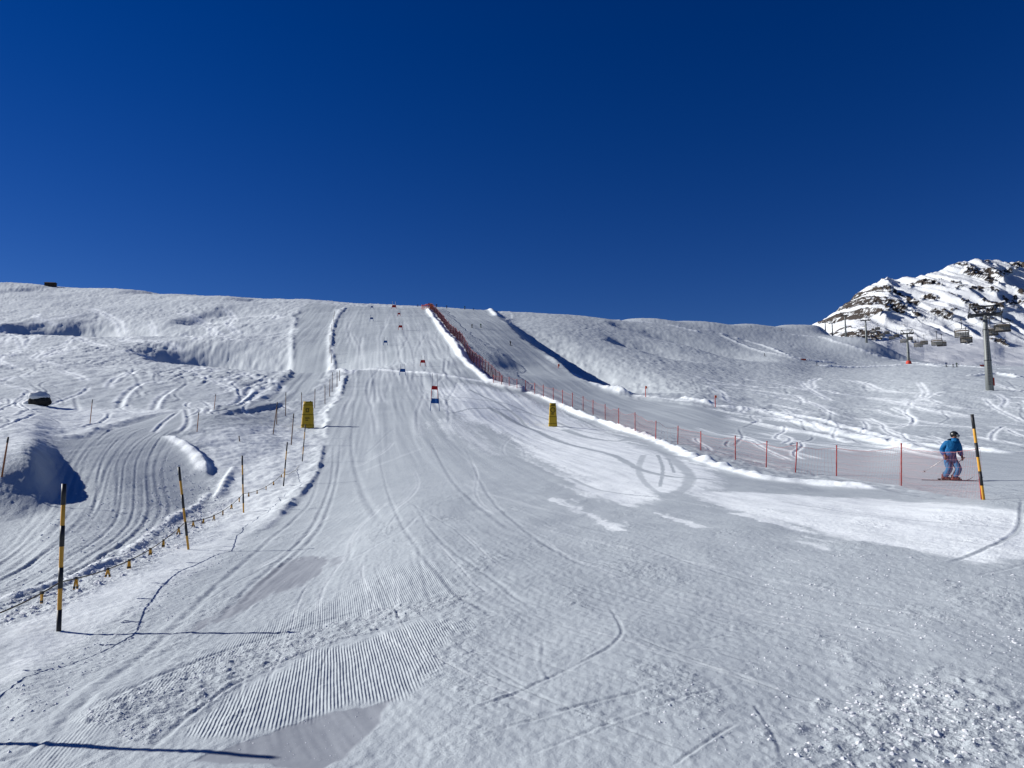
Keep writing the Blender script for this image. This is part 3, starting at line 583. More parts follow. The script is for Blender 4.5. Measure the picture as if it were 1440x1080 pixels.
for k, (b, t, lab) in enumerate([((409.5,626),(413,582),'thin dark pole just left of the left yellow pad foot'), ((384,611),(390,566),'thin leaning brown pole well left of the yellow pad'), ((389,597),(389.5,573),'short thin pole directly behind the leaning brown pole left of the pad'),
    ((401.5,585),(402,552),'thin pole at the track edge level with the yellow pad top'), ((424,577),(424,552),'thin pole showing just left of the yellow pad top'), ((442.5,574),(443,547),'thin pole immediately right of the left yellow pad'),
    ((457,568),(457,542),'second thin pole right of the yellow pad going uphill'), ((463.5,558),(464,533),'third thin pole right of the yellow pad going uphill'), ((467,551),(467.5,524),'fourth thin pole right of the yellow pad going uphill'),
    ((474,544),(474,523),'fifth thin pole near the bend of the piste bank'), ((477.5,536),(477.5,521),'sixth thin pole at the bend of the piste bank'), ((466,511),(466,498),'tiny thin pole just above the bend of the bank'),
    ((464,497),(464,485),'tiny thin pole second above the bend of the bank'), ((464,482),(464,471),'tiny thin pole third above the bend of the bank'), ((466,466),(466.5,456),'tiny thin pole fourth above the bend of the bank'), ((469,452),(469.5,443),'topmost tiny thin pole on the bank near the skyline'), ((470,445),(470.5,437),'tan pole where the bank meets the skyline')]):
    marker('Q%d' % k, b, t, lab, 5, 0.028 + 0.00008 * hit(*b).y, group=G2, kind='brown')
G3 = 'orange bamboo poles left of the track'
for k, (b, t, lab) in enumerate([((2.5,671),(11.5,615),'orange bamboo pole leaning on the shaded bank at the left frame edge'), ((126.5,596),(130,562),'orange bamboo pole in the flat snow right of the boulder'), ((277,607),(279.5,580),'dark tipped bamboo pole on the inside bend of the track'), ((301,576),(303.5,554),'faint bamboo pole on the far edge of the track')]):
    marker('O%d' % k, b, t, lab, 4, 0.026, group=G3, kind='bamboo', name='bamboo_pole')
marker('S0', (337,621), (336,613), 'short stub of a pole sticking out of the snow left of the pad', 3, 0.03, kind='brown', group=G2)

# the right-hand striped pole, leaning over the end of the net
marker('R', (1383.5,703), (1367,583), 'leaning black and yellow pole at the end of the red net by the skier', 6, 0.031, group='striped marker poles at the net end')

# ------------------------------------------------------------------ low rope with yellow and black tags, tied to the poles
def rope_line():
    ks = ['P0', 'P1', 'P2', 'P3', 'P4']; pts = []; o = thing('tagged_rope', 'low rope with small yellow and black tags strung along the striped poles', 'rope', POLES['P1'][0])
    org = POLES['P1'][0]; T = B()
    tags = []
    for a, b in zip(ks[:-1], ks[1:]):
        A = POLES[a][0] + POLES[a][1] * 0.33; E = POLES[b][0] + POLES[b][1] * 0.33; n = 24; L = (E - A).length
        run = []
        for i in range(n + 1):
            t = i / n; p = A.lerp(E, t); p.z -= 4 * (0.10 + 0.012 * L) * t * (1 - t); p.z = max(p.z, float(H(p.x, p.y)) + 0.05); run.append(p)
        pts += run[:-1] if b != 'P4' else run
        nt = max(3, int(L / 1.15)); 
        for j in range(nt):
            t = (j + 0.5 + random.uniform(-0.12, 0.12)) / nt; k = t * n; i = int(k); tags.append(run[i].lerp(run[i+1], k - i))
    # loose end running on to the ground by the fifth pole
    E = POLES['P5'][0]
    for i in range(1, 8):
        p = pts[-1].lerp(E, i / 7 * 0.35); p.z = float(H(p.x, p.y)) + max(0.03, 0.5 * (1 - i / 5)); pts.append(p)
    T.tube([p - org for p in pts], 0.008, 5); T.build('rope', 'rope', o, True)
    for p in tags:
        k = B(); a = random.uniform(0, 3.1); h = random.uniform(0.10, 0.14)
        for sgn in (-1, 1):
            tilt = Matrix.Rotation(a, 3, 'Z') @ Matrix.Rotation(sgn * random.uniform(0.10, 0.3), 3, 'Y')
            q = p - org; k.box(q + tilt @ Vector((0, sgn * 0.006, -h / 2)), (0.024, 0.016, h), 0, tilt); k.box(q + tilt @ Vector((0, sgn * 0.006, -h * 0.82)), (0.027, 0.019, h * 0.2), 1, tilt)
        k.box(p - org + Vector((0, 0, 0.004)), (0.032, 0.032, 0.03), 1, Matrix.Rotation(a, 3, 'Z')); k.build('tag', ['yellow', 'black'], o)
rope_line()

# ------------------------------------------------------------------ red safety nets
def resample(p, step):
    p = np.asarray(p); s = np.concatenate([[0], np.cumsum(np.hypot(*np.diff(p, axis=0).T))]); q = np.arange(0, s[-1], step)
    return np.stack([np.interp(q, s, p[:, 0]), np.interp(q, s, p[:, 1])], 1), q
def strand_mesh(b, P, rows, colstep, r, m=0):
    """P: n x k grid of points along the net (n) and up it (k): threads both ways"""
    n, k = P.shape[:2]
    for j in range(k): b.tube(P[:, j], r * 0.6, 3, m, False)
    for i in range(0, n): b.tube(P[i], r, 3, m, False)
def net(name, label, line, h_of, posts, step_of, r_of, netmat, postmat, rows=16):
    p = np.array(line); o = thing(name, label, 'fence', (p[0][0], p[0][1], float(H(*p[0])))); org = np.array(o.location)
    # one net panel between each two posts
    for a, (q0, q1) in enumerate(zip(posts[:-1], posts[1:])):
        A, E = np.array(q0[:2]), np.array(q1[:2]); L = np.hypot(*(E - A)); dm = (A[1] + E[1]) / 2; n = max(2, int(L / step_of(dm)) + 1)
        t = np.linspace(0, 1, n); k = rows(dm) if callable(rows) else rows; pts = np.zeros((n, k, 3))
        for i in range(n):
            xy = A + (E - A) * t[i]; g = float(H(xy[0], xy[1])); h = (q0[2] * (1 - t[i]) + q1[2] * t[i]) * 0.93 - 0.10 * h_of(dm) * 4 * t[i] * (1 - t[i]) * (0.5 + 0.5 * math.sin(a * 1.7) ** 2)
            u = np.linspace(-0.02, 1, k); pts[i, :, 0] = xy[0] + 0.05 * np.sin(u * 3 + t[i] * 5 + a) ; pts[i, :, 1] = xy[1] + 0.05 * np.sin(u * 4 + a); pts[i, :, 2] = g + u * h
        b = B(); strand_mesh(b, pts - org, k, 1, r_of(dm)); 
        b.tube(pts[:, -1] - org, r_of(dm) * 2.2, 4); b.build('net_panel', netmat, o)
    for q in posts:
        g = float(H(q[0], q[1])); b = B(); l = q[3] if len(q) > 3 else (0, 0)
        b.tube([Vector((q[0], q[1], g - 0.2)) - Vector(org), Vector((q[0] + l[0] * q[2], q[1] + l[1] * q[2], g + q[2])) - Vector(org)], 0.018 + 0.00022 * q[1], 6); b.tube([Vector((q[0] + l[0] * q[2], q[1] + l[1] * q[2], g + q[2] - 0.01)) - Vector(org), Vector((q[0] + l[0] * q[2], q[1] + l[1] * q[2], g + q[2] + 0.03)) - Vector(org)], 0.024 + 0.00022 * q[1], 6)
        b.build('post', postmat, o, True)
    return o
lp = []
for (bx, by), (tx, ty) in [((1381,702),(1373.5,626)), ((1267,683),(1267.5,625)), ((1176,669),(1176.5,627)), ((1118,664),(1121,623)), ((1077,657),(1078.5,621)), ((1034,646),(1034,613)), ((985.5,633),(985.5,607)), ((953,624),(953.5,599)), ((922,617),(922.5,592)),
    ((893,606),(893,580)), ((870,596),(870,574)), ((851,590),(851,568)), ((834,583),(834,562)), ((820,577),(820,557)), ((805,572),(805,552)), ((791,567),(791,548)), ((778,562),(778,545)), ((764,557.5),(764,541)), ((752,554),(752,538)), ((739,549),(739,535)), ((727,546),(727,533)), ((716,543),(716,531)), ((705,541),(705,529)), ((694,538),(694,527))]:
    b = hit(bx, by + 0.5); h = (by - ty) * b.y / FPX; h = min(max(h, 0.9), 1.75); t = at(tx, ty, b.y); lp.append((b.x, b.y, h, ((t.x - b.x) / h, 0.0)))
net('safety_net', 'long low red netting fence along the right edge of the piste', [q[:2] for q in lp], lambda d: 1.2, lp,
    lambda d: 0.125 if d < 30 else 0.125 + (d - 30) * 0.003, lambda d: 0.0021 + 0.000045 * max(d - 14, 0), 'net', 'post', rows=lambda d: 7)
# tall net on the steep upper piste, shade put into its darker red
up = upoly([(692,537),(676,526),(653,504),(631,476),(613,451),(603,437),(599,433)], 26); up = up + np.array([1.4, 0])
up = [(q[0], q[1], min(2.1, 1.1 + 0.22 * i), (0.0, 0.0)) for i, q in enumerate(up)]
net('tall_safety_net', 'tall red net with shade put into its colour running up the steep upper piste to the skyline', [q[:2] for q in up], lambda d: 1.2, up, lambda d: 0.34, lambda d: 0.014 + 0.00004 * d, 'netdense', 'netdense', rows=12)
# orange netting at the start
b1, b2 = hit(596, 434), hit(611, 436); on = [(b1.x + (b2.x - b1.x) * t, min(b1.y, b2.y) - 1, 1.6) for t in (0, 0.35, 0.7, 1)]
net('orange_start_net', 'orange netting at the race start on the skyline', [q[:2] for q in on], lambda d: 1.6, on, lambda d: 0.25, lambda d: 0.05, 'onet', 'onet', rows=8)

# ------------------------------------------------------------------ yellow protection pads
def pad(base, top, w_px, label, mark):
    b = hit(*base); h = (base[1] - top[1]) * b.y / FPX; w = w_px * b.y / FPX; o = thing('safety_pad', label, 'pad', b, 0, 'yellow padded posts on the piste')
    k = B(); dp = w * 0.42; rows = 9; n = 20; vv = []; f = []
    for i in range(rows):
        t = i / (rows - 1); ww = w * (1.0 - 0.30 * t ** 1.2) / 2 * (1 + 0.025 * math.sin(t * 19)); dd = dp * (1 - 0.25 * t) / 2
        for j in range(n):
            a = 2 * math.pi * j / n; c, s_ = math.cos(a), math.sin(a); e = 0.45
            vv.append((math.copysign(abs(c) ** e, c) * ww, math.copysign(abs(s_) ** e, s_) * dd, -0.1 + t * (h + 0.1)))
    for i in range(rows - 1):
        for j in range(n): f.append((i*n+j, i*n+(j+1) % n, (i+1)*n+(j+1) % n, (i+1)*n+j))
    f.append(tuple((rows-1)*n+j for j in range(n))); k.add(vv, f); k.build('padded_cover', 'pad', o, True)
    wt = lambda t: w * (1.0 - 0.30 * t ** 1.2)
    dt = lambda t: dp * (1 - 0.25 * t)
    for t in ((0.10, 0.5, 0.86) if mark == 'left' else (0.12, 0.42, 0.88)):
        k = B(); ring = []
        for j in range(21):
            a = 2 * math.pi * j / 20; c, s_ = math.cos(a), math.sin(a); e = 0.45
            ring.append((math.copysign(abs(c) ** e, c) * (wt(t) / 2 + 0.006), math.copysign(abs(s_) ** e, s_) * (dt(t) / 2 + 0.006), t * h))
        lo = [(x, y, z - 0.03) for x, y, z in ring]; hi = [(x * 0.99, y * 0.99, z + 0.03) for x, y, z in ring]
        k.add(lo + hi, [(j, j+1, 22+j, 21+j) for j in range(20)]); k.build('strap', 'strap', o, True)
    k = B(); fy = lambda t: -dt(t) / 2 - 0.012     # printed dark emblem on the front
    if mark == 'left':
        for x, t, sx, sz in ((0, 0.72, 0.30, 0.05), (-0.10, 0.66, 0.07, 0.14), (0.09, 0.66, 0.07, 0.14), (0, 0.60, 0.26, 0.05), (0.02, 0.36, 0.34, 0.06), (-0.02, 0.28, 0.22, 0.05)): k.box((x * w, fy(t), t * h), (sx * w, 0.012, sz * h * 0.7))
    else:
        n = 18
        v = [(math.cos(2*math.pi*j/n) * w * q, fy(0.7), 0.70 * h + math.sin(2*math.pi*j/n) * w * q) for q in (0.20, 0.31) for j in range(n)]
        k.add(v, [(j, (j+1) % n, n + (j+1) % n, n + j) for j in range(n)]); k.box((0.02 * w, fy(0.9), 0.9 * h), (0.42 * w, 0.012, 0.06 * h)); k.box((-0.05 * w, fy(0.53), 0.53 * h), (0.34 * w, 0.012, 0.04 * h)); k.box((0.1 * w, fy(0.66), 0.70 * h), (0.12 * w, 0.012, 0.03 * h))
    k.build('emblem', 'padmark', o)
    if mark == 'left':
        k = B(); k.tube([(w * 0.16, 0, h - 0.02), (w * 0.16, 0, h + 0.05)], 0.05, 8); k.build('inner_post', 'dsteel', o, True)
    return o
pad((432.5,602), (433,565), 18.0, 'wider yellow padded post on the left bank of the piste', 'left')
pad((777.5,600), (777.5,567), 12.5, 'narrow yellow padded post on the right side by the net', 'right')

# ------------------------------------------------------------------ slalom gates
def gate(pc, w_px, base_y, col, label, d=None, h=None):
    b = hit(pc[0], base_y); s = b.y / FPX; o = thing('slalom_gate', label, 'slalom gate', b, random.uniform(-0.15, 0.15), 'slalom gates down the piste'); w = w_px * s * 0.95
    zc = (base_y - pc[1]) * s; ph = w * 0.62; top = h if h else zc + ph * 1.9; r = 0.016 + 0.00018 * b.y
    for sx in (-1, 1):
        k = B(); k.tube([(sx * w * 0.60, 0, -0.3), (sx * w * 0.47, 0, zc), (sx * w * 0.36, 0, top)], r, 6, 0, True, [0, 1]); k.build('pole', ['gate_' + col, 'gpole'], o, True)
    k = B(); n = 8; vv = []
    for i in range(n + 1):
        t = i / n - 0.5
        for z in (-1, 1): vv.append((t * w * (0.98 - 0.05 * z), -0.05 - 0.06 * math.sin(t * 5), zc + z * ph / 2 - 0.05 * (t + 0.5)))
    vb = [(x, y + 0.012, z) for x, y, z in vv]; L = len(vv)
    k.add(vv + vb, [(2*i, 2*i+2, 2*i+3, 2*i+1) for i in range(n)] + [(L+2*i, L+2*i+1, L+2*i+3, L+2*i+2) for i in range(n)] + [(2*i, L+2*i, L+2*i+2, 2*i+2) for i in range(n)] + [(2*i+1, 2*i+3, L+2*i+3, L+2*i+1) for i in range(n)])
    k.build('panel', 'gate_' + col, o)
    return o
gate((611.5,563.5), 12.0, 577.5, 'blue', 'nearest blue slalom gate in the middle of the piste')
gate((611,545), 9.0, 562, 'red', 'red slalom gate just above and behind the nearest blue gate', h=2.6)
gate((566,520.5), 8.0, 528, 'blue', 'blue slalom gate on the bright roll below the steep pitch')
gate((594.5,508), 7.0, 515, 'red', 'red slalom gate at the foot of the steep pitch')
gate((542,480.5), 5.5, 486, 'blue', 'blue slalom gate halfway up the steep pitch')
gate((563,459), 5.5, 464, 'red', 'red slalom gate third from the top of the piste')
gate((522.5,447.5), 4.5, 452, 'blue', 'small blue slalom gate high on the left of the piste')
gate((561,441), 4.0, 445, 'red', 'small red slalom gate second from the top')
gate((523,431.5), 3.6, 434.5, 'blue', 'tiny blue slalom gate on the skyline')
gate((554,430.5), 6.0, 434.5, 'red', 'tiny wide red gate banner on the skyline')

# ------------------------------------------------------------------ boulder with a snow cap, ridge hut, small markers
def boulder():
    b = hit(54, 569); s = b.y / FPX; o = thing('boulder', 'dark boulder capped with snow on the left flat', 'boulder', b); w = 34 * s; h = 17 * s
    def lump(q):
        n = 1 + 0.25 * float(fbm(np.array([q.x * 2.2 + 4]), np.array([q.y * 2.2 + q.z * 1.7]), 50, 3)[0]); return Vector((q.x * n, q.y * n, q.z * n))
    k = B(); k.ball((0.08 * w, 0, h * 0.22), (w * 0.38, w * 0.36, h * 0.55), 18, 12, 0, lump); k.ball((-0.12 * w, -0.08 * w, h * 0.18), (w * 0.26, w * 0.25, h * 0.44), 14, 9, 0, lump); k.build('rock', 'rock', o)
    k = B(); k.ball((-0.02 * w, 0.04 * w, h * 0.62), (w * 0.40, w * 0.40, h * 0.40), 20, 12, 0, lump); k.ball((-0.34 * w, 0.0, h * 0.12), (w * 0.24, w * 0.3, h * 0.36), 16, 10, 0, lump); k.build('snow_cap', 'chunk', o, True)
boulder()
def hut():
    b = hit(71, 402.5); s = b.y / FPX; o = thing('ridge_hut', 'low dark timber hut half buried on the left skyline', 'hut', b); w = 15 * s; h = 5.0 * s
    k = B(); k.box((0, 0, h * 0.35), (w * 0.9, w * 0.5, h * 1.1)); k.build('wall', 'wood', o)
    k = B(); k.add([(-w*.5,-w*.3,h*.9),(w*.5,-w*.3,h*.82),(w*.5,w*.3,h*.82),(-w*.5,w*.3,h*.9),(-w*.46,0,h*1.25),(w*.46,0,h*1.12)], [(0,1,5,4),(2,3,4,5),(3,0,4),(1,2,5),(0,3,2,1)]); k.build('roof', 'wood', o)
    k = B(); k.box((-w * 0.15, -w * 0.252, h * 0.4), (w * 0.1, 0.05, h * 0.5)); k.build('door', 'dsteel', o)
hut()
def flag_marker(base, top, label, w=3.0, name='orange_marker'):
    b = hit(*base); s = b.y / FPX; h = (base[1] - top[1]) * s; o = thing(name, label, 'marker', b, 0, 'small orange markers')
    k = B(); k.tube([(0, 0, -0.2), (0, 0, h)], 0.02 + 0.0003 * b.y, 6); k.build('pole', 'redpad', o)
    k = B(); k.box((w * s / 2, 0, h - 2 * s), (w * s, 0.04, 3.4 * s)); k.build('flag', 'onet', o)
flag_marker((1006,573), (1004,556), 'orange pole with a small flag on the groomed run right of the net', 2.4)
flag_marker((908,559), (907.5,543), 'faint orange pole at the edge of the mogul slope', 2.2); flag_marker((785,518), (785,512), 'tiny orange flag beside the shaded bank edge', 2.0)
def low_banner(base, w_px, h_px, label):
    b = hit(*base); s = b.y / FPX; o = thing('low_banner', label, 'banner', b, 0, 'low red banners lying on the far run')
    k = B(); k.box((0, 0, h_px * s / 2), (w_px * s, 0.10, h_px * s)); k.build('cloth', 'redpad', o)
    for sx in (-1, 1):
        k = B(); k.tube([(sx * w_px * s * 0.5, 0, -0.2), (sx * w_px * s * 0.5, 0, h_px * s * 1.2)], 0.05, 5); k.build('stake', 'black', o)
low_banner((1130,507), 7, 2.4, 'low red banner on the far run at the left'); low_banner((1381,515.5), 6, 2.4, 'low red banner left of the big lift tower foot')

# ------------------------------------------------------------------ chairlift
LIFT = [((1391,535), 123.0), ((1278,512.5), 298.0), ((1218.5,479), 392.0), ((1189.5,474), 452.0), ((1170.5,465), 560.0), ((1160.5,458.5), 640.0)]
HT = [12.2, 12.4, 11.6, 13.4, 11.0, 9.0]
bases = []
for (px, py), d in LIFT:
    q = at(px, py, d); q.z = min(q.z, float(H(q.x, q.y)) + 0.3); bases.append(q)
def liftdir(i):
    a = bases[max(i - 1, 0)]; b = bases[min(i + 1, len(bases) - 1)]; v = b - a; v.z = 0; return v.normalized()
GAUGE = 2.15
def tower_at(i, label):
    b = bases[i]; v = liftdir(i); rz = math.atan2(-v.x, v.y); h = HT[i]; o = thing('lift_tower', label, 'lift tower', b, rz, 'chairlift towers')
    k = B(); k.tube([(0,0,-3),(0,0,h*0.38),(0,0,h*0.86),(0,0,h)], [0.66, 0.52, 0.36, 0.32], 16); k.build('shaft', 'steel', o, True)
    k = B(); k.tube([(0,0,h*0.38-0.06),(0,0,h*0.38+0.06)], 0.57, 16); k.tube([(0,0,h*0.80),(0,0,h*0.80+0.1)], 0.44, 16); k.build('flange', 'dsteel', o, True)
    k = B(); k.box((0,0,h+0.12), (GAUGE*2+0.5, 0.5, 0.48)); k.build('crossarm', 'dsteel', o)
    k = B(); top = h + 1.55
    k.tube([(-GAUGE*1.02,0,top),(GAUGE*1.02,0,top)], 0.15, 6)
    for sx in (-1, 1): k.tube([(sx*0.9,0,h+0.2),(sx*GAUGE*0.92,0,top)], 0.13, 6); k.tube([(sx*GAUGE*0.99,0,top),(sx*(GAUGE+0.15),0,h+0.35)], 0.07, 5)
    k.tube([(0.18,0,h+0.2),(0.18,0,top)], 0.035, 5); k.tube([(-0.18,0,h+0.2),(-0.18,0,top)], 0.035, 5); k.build('lifting_frame', 'dsteel', o, True)
    for sx in (-1, 1):
        k = B(); k.box((sx*(GAUGE+0.02), 0, h+0.02), (0.16, 3.4, 0.22)); k.box((sx*(GAUGE-0.42), 0, h-0.05), (0.5, 2.6, 0.06))
        for q in range(6): k.tube([(sx*(GAUGE+0.10)-0.06, -1.5+q*0.6, h+0.17),(sx*(GAUGE+0.10)+0.06, -1.5+q*0.6, h+0.17)], 0.22, 10)
        k.build('sheave_assembly', 'dsteel', o)
    k = B()
    for sx in (-0.2, 0.2): k.tube([(sx,-0.62,0.5),(sx,-0.42,h)], 0.03, 4)
    for q in range(int(h / 0.45)): k.tube([(-0.2,-0.62+0.2*q*0.45/h,0.6+q*0.45),(0.2,-0.62+0.2*q*0.45/h,0.6+q*0.45)], 0.02, 4)
    k.build('ladder', 'dsteel', o)
    if i == 1:
        k = B(); k.tube([(0,0,-0.6),(0,0,1.0),(0,0,1.5)], [1.15,1.0,0.7], 12); k.build('foot_padding', 'redpad', o, True)
    if i == 0:
        k = B(); k.box((0.62, -0.1, 1.1), (0.18, 0.5, 1.3)); k.build('control_box', 'redpad', o)
for i, l in enumerate(['nearest and largest grey lift tower at the right', 'second lift tower with red padding round its foot', 'third lift tower against the rocks above the shaded slope', 'fourth lift tower against the rocks just left of the third', 'fifth smaller lift tower near the end of the ridge', 'sixth tiny lift tower on the ridge skyline']): tower_at(i, l)
# cables: straight runs over the sheaves with a little sag
def side(i, s):
    v = liftdir(i); n = Vector((v.y, -v.x, 0)); q = bases[i] + n * s * (GAUGE + 0.10); q.z = bases[i].z + HT[i] + 0.40; return q
CAB = {}
for s, nm in ((-1, 'left'), (1, 'right')):
    v = liftdir(0); far_end = side(5, s) + liftdir(5) * 60 - Vector((0, 0, 12)); start = side(0, s) - v * 95 - Vector((0, 0, 12))
    kn = [start] + [side(i, s) for i in range(6)] + [far_end]; pts = []
    for a, b in zip(kn[:-1], kn[1:]):
        L = (b - a).length; n = 14
        for i in range(n): t = i / n; p = a.lerp(b, t); p.z -= 4 * 0.012 * L * t * (1 - t); pts.append(p)
    pts.append(kn[-1]); CAB[s] = pts; k = B(); k.tube(pts, [0.018 + 0.00005 * p.y for p in pts], 5)
    o = k.build('lift_cable', 'cable', None, True); tag(o, 'chairlift cable on the %s side of the towers' % ('downhill left' if s < 0 else 'right'), 'cable', 'chairlift cables')
def cable_at(s, y):
    pts = CAB[s]
    for a, b in zip(pts[:-1], pts[1:]):
        if a.y <= y <= b.y: return a.lerp(b, (y - a.y) / (b.y - a.y + 1e-9))
    return pts[-1]
def chair_proto():
    o = thing('lift_chair', '', 'lift chair', (0,0,0), 0, 'bubble chairs on the chairlift'); W = 1.12   # origin at the cable clamp
    k = B(); k.box((0,0,-0.06), (0.18, 0.5, 0.28)); k.tube([(0,0,-0.1),(0,0.28,-0.6),(0,0.34,-1.2),(0,0.16,-1.75)], 0.055, 6); k.build('hanger_arm', 'dsteel', o, True)
    k = B(); k.tube([(-W,0.16,-3.3),(-W,0.22,-2.1),(-W*0.9,0.16,-1.78),(W*0.9,0.16,-1.78),(W,0.22,-2.1),(W,0.16,-3.3)], 0.05, 6); k.build('frame', 'dsteel', o, True)
    k = B()
    for q in range(6): k.box((-W + (q+0.5)*W/3, -0.10, -3.22), (W/3 - 0.03, 0.56, 0.16), 0, Matrix.Rotation(-0.12, 3, 'X'))
    k.build('seat', 'seat', o)
    k = B()
    for q in range(6): k.box((-W + (q+0.5)*W/3, 0.22, -2.78), (W/3 - 0.03, 0.09, 0.72), 0, Matrix.Rotation(-0.15, 3, 'X'))
    k.build('backrest', 'cushion', o)
    # weather bubble: folded back over the chair
    k = B(); n, m2 = 12, 8; vv = []
    for i in range(n + 1):
        a = math.pi * (0.16 + 0.58 * i / n)
        for j in range(m2 + 1):
            t = j / m2 * 2 - 1; rr = 0.66 - 0.16 * t ** 4; vv.append((t * (W + 0.02), 0.08 + rr * math.cos(a), -2.72 + rr * 1.15 * math.sin(a)))
    k.add(vv, [(i*(m2+1)+j, i*(m2+1)+j+1, (i+1)*(m2+1)+j+1, (i+1)*(m2+1)+j) for i in range(n) for j in range(m2)]); g = k.build('bubble', 'bubble', o, True)
    for e in (0, m2):
        k = B(); k.tube([vv[i*(m2+1)+e] for i in range(n+1)], 0.05, 5); k.build('bubble_rim', 'dsteel', g, True)
    k = B(); k.tube([(-W+0.1,-0.1,-2.6),(-W+0.1,-0.62,-2.75),(W-0.1,-0.62,-2.75),(W-0.1,-0.1,-2.6)], 0.03, 5); k.tube([(-W*0.5,-0.62,-2.75),(-W*0.5,-0.5,-3.5)], 0.025, 5); k.tube([(W*0.5,-0.62,-2.75),(W*0.5,-0.5,-3.5)], 0.025, 5); k.build('safety_bar', 'dsteel', o, True)
    return o
proto = chair_proto()
CH = [(1, 1401.5, 'upper of the two lift chairs right of the big tower'), (1, 1400, 'lower of the two lift chairs hanging right of the big tower'), (-1, 1351, 'left chair of the nearest pair left of the big tower'), (1, 1358, 'lower chair of the nearest pair left of the big tower'),
      (-1, 1316.5, 'left chair of the second pair from the big tower'), (1, 1323.5, 'lower chair of the second pair from the big tower'), (-1, 1290.5, 'upper chair just right of the red padded tower'), (1, 1299, 'lower chair just right of the red padded tower'), (-1, 1270, 'chair touching the red padded tower on its left'),
      (1, 1279, 'chair behind the shaft of the red padded tower'), (-1, 1253.5, 'second chair left of the red padded tower'), (1, 1260.5, 'small chair between the second and third left of the padded tower'), (-1, 1240, 'third chair left of the red padded tower'), (1, 1247, 'small pale chair over the shaded slope'), (-1, 1228, 'farthest chair, left of all the others'), (1, 1234, 'small chair beside the farthest one')]
def y_on_cable(s, px):
    best = None
    for p in np.linspace(60, 560, 2000):
        q = cable_at(s, p); u = proj(q.x, q.y, q.z)[0]
        if best is None or abs(u - px) < best[0]: best = (abs(u - px), p)
    return best[1]
for i, (s, px, lab) in enumerate(CH):
    y = y_on_cable(s, px) if i > 1 else (132.0, 121.5)[i]; q = cable_at(s, y); v = (cable_at(s, min(y + 5, 690)) - cable_at(s, y - 5)); rz = math.atan2(-v.x, v.y) + (math.pi if s < 0 else 0)
    if i == 0: o = proto; o['label'] = lab; o.location = q; o.rotation_euler = (0, 0, rz)
    else: dup(proto, lab, q, rz)

# ------------------------------------------------------------------ people
def skinned(pts, edges, mat_of, mats, name, sub=2):
    """one continuous body grown round a skeleton; mat_of(centre) picks the cloth"""
    ks = list(pts); me = bpy.data.meshes.new(name); me.from_pydata([pts[k][0] for k in ks], [(ks.index(a), ks.index(b)) for a, b in edges], [])
    o = bpy.data.objects.new(name, me); C.objects.link(o)
    sk = o.modifiers.new('skin', 'SKIN'); sk.use_smooth_shade = True; sk.branch_smoothing = 0.3
    for i, k in enumerate(ks):
        r = pts[k][1]; me.skin_vertices[0].data[i].radius = (r, r) if not hasattr(r, '__len__') else r
    me.skin_vertices[0].data[0].use_root = True
    ss = o.modifiers.new('sub', 'SUBSURF'); ss.levels = sub; ss.render_levels = sub
    dg = bpy.context.evaluated_depsgraph_get(); res = bpy.data.meshes.new_from_object(o.evaluated_get(dg)); bpy.data.objects.remove(o)
    for q in mats: res.materials.append(M[q])
    for p in res.polygons: p.material_index = mat_of(p.center); p.use_smooth = True
    res.name = name; return res
def glove(parent, wrist, dirv, side_v, matname, grip=True):
    """palm with four unequal curled fingers and a thumb"""
    d = Vector(dirv).normalized(); s = Vector(side_v); s = (s - d * s.dot(d)).normalized(); n = d.cross(s); w = Vector(wrist); k = B()
    k.tube([w - d*0.05, w, w + d*0.05, w + d*0.095], [0.042, 0.040, 0.046, 0.040], 8)
    for i, L in enumerate((0.075, 0.088, 0.082, 0.064)):
        q = w + d*0.085 + s*(-0.036 + 0.024*i); a = q + d*L*0.42 + n*0.012; b = a + d*L*0.12 + n*L*0.45; c = b - d*L*0.30 + n*L*0.14
        k.tube([q - d*0.02, q, a, b, c], [0.013, 0.0145, 0.014, 0.013, 0.010], 6)
    q = w + d*0.03 - s*0.04; k.tube([q, q - s*0.022 + d*0.03 + n*0.02, q - s*0.012 + d*0.058 + n*0.038, q + s*0.01 + d*0.066 + n*0.045], [0.017, 0.017, 0.014, 0.011], 6)
    k.build('glove', matname, parent, True); return w + d*0.10 + n*0.022
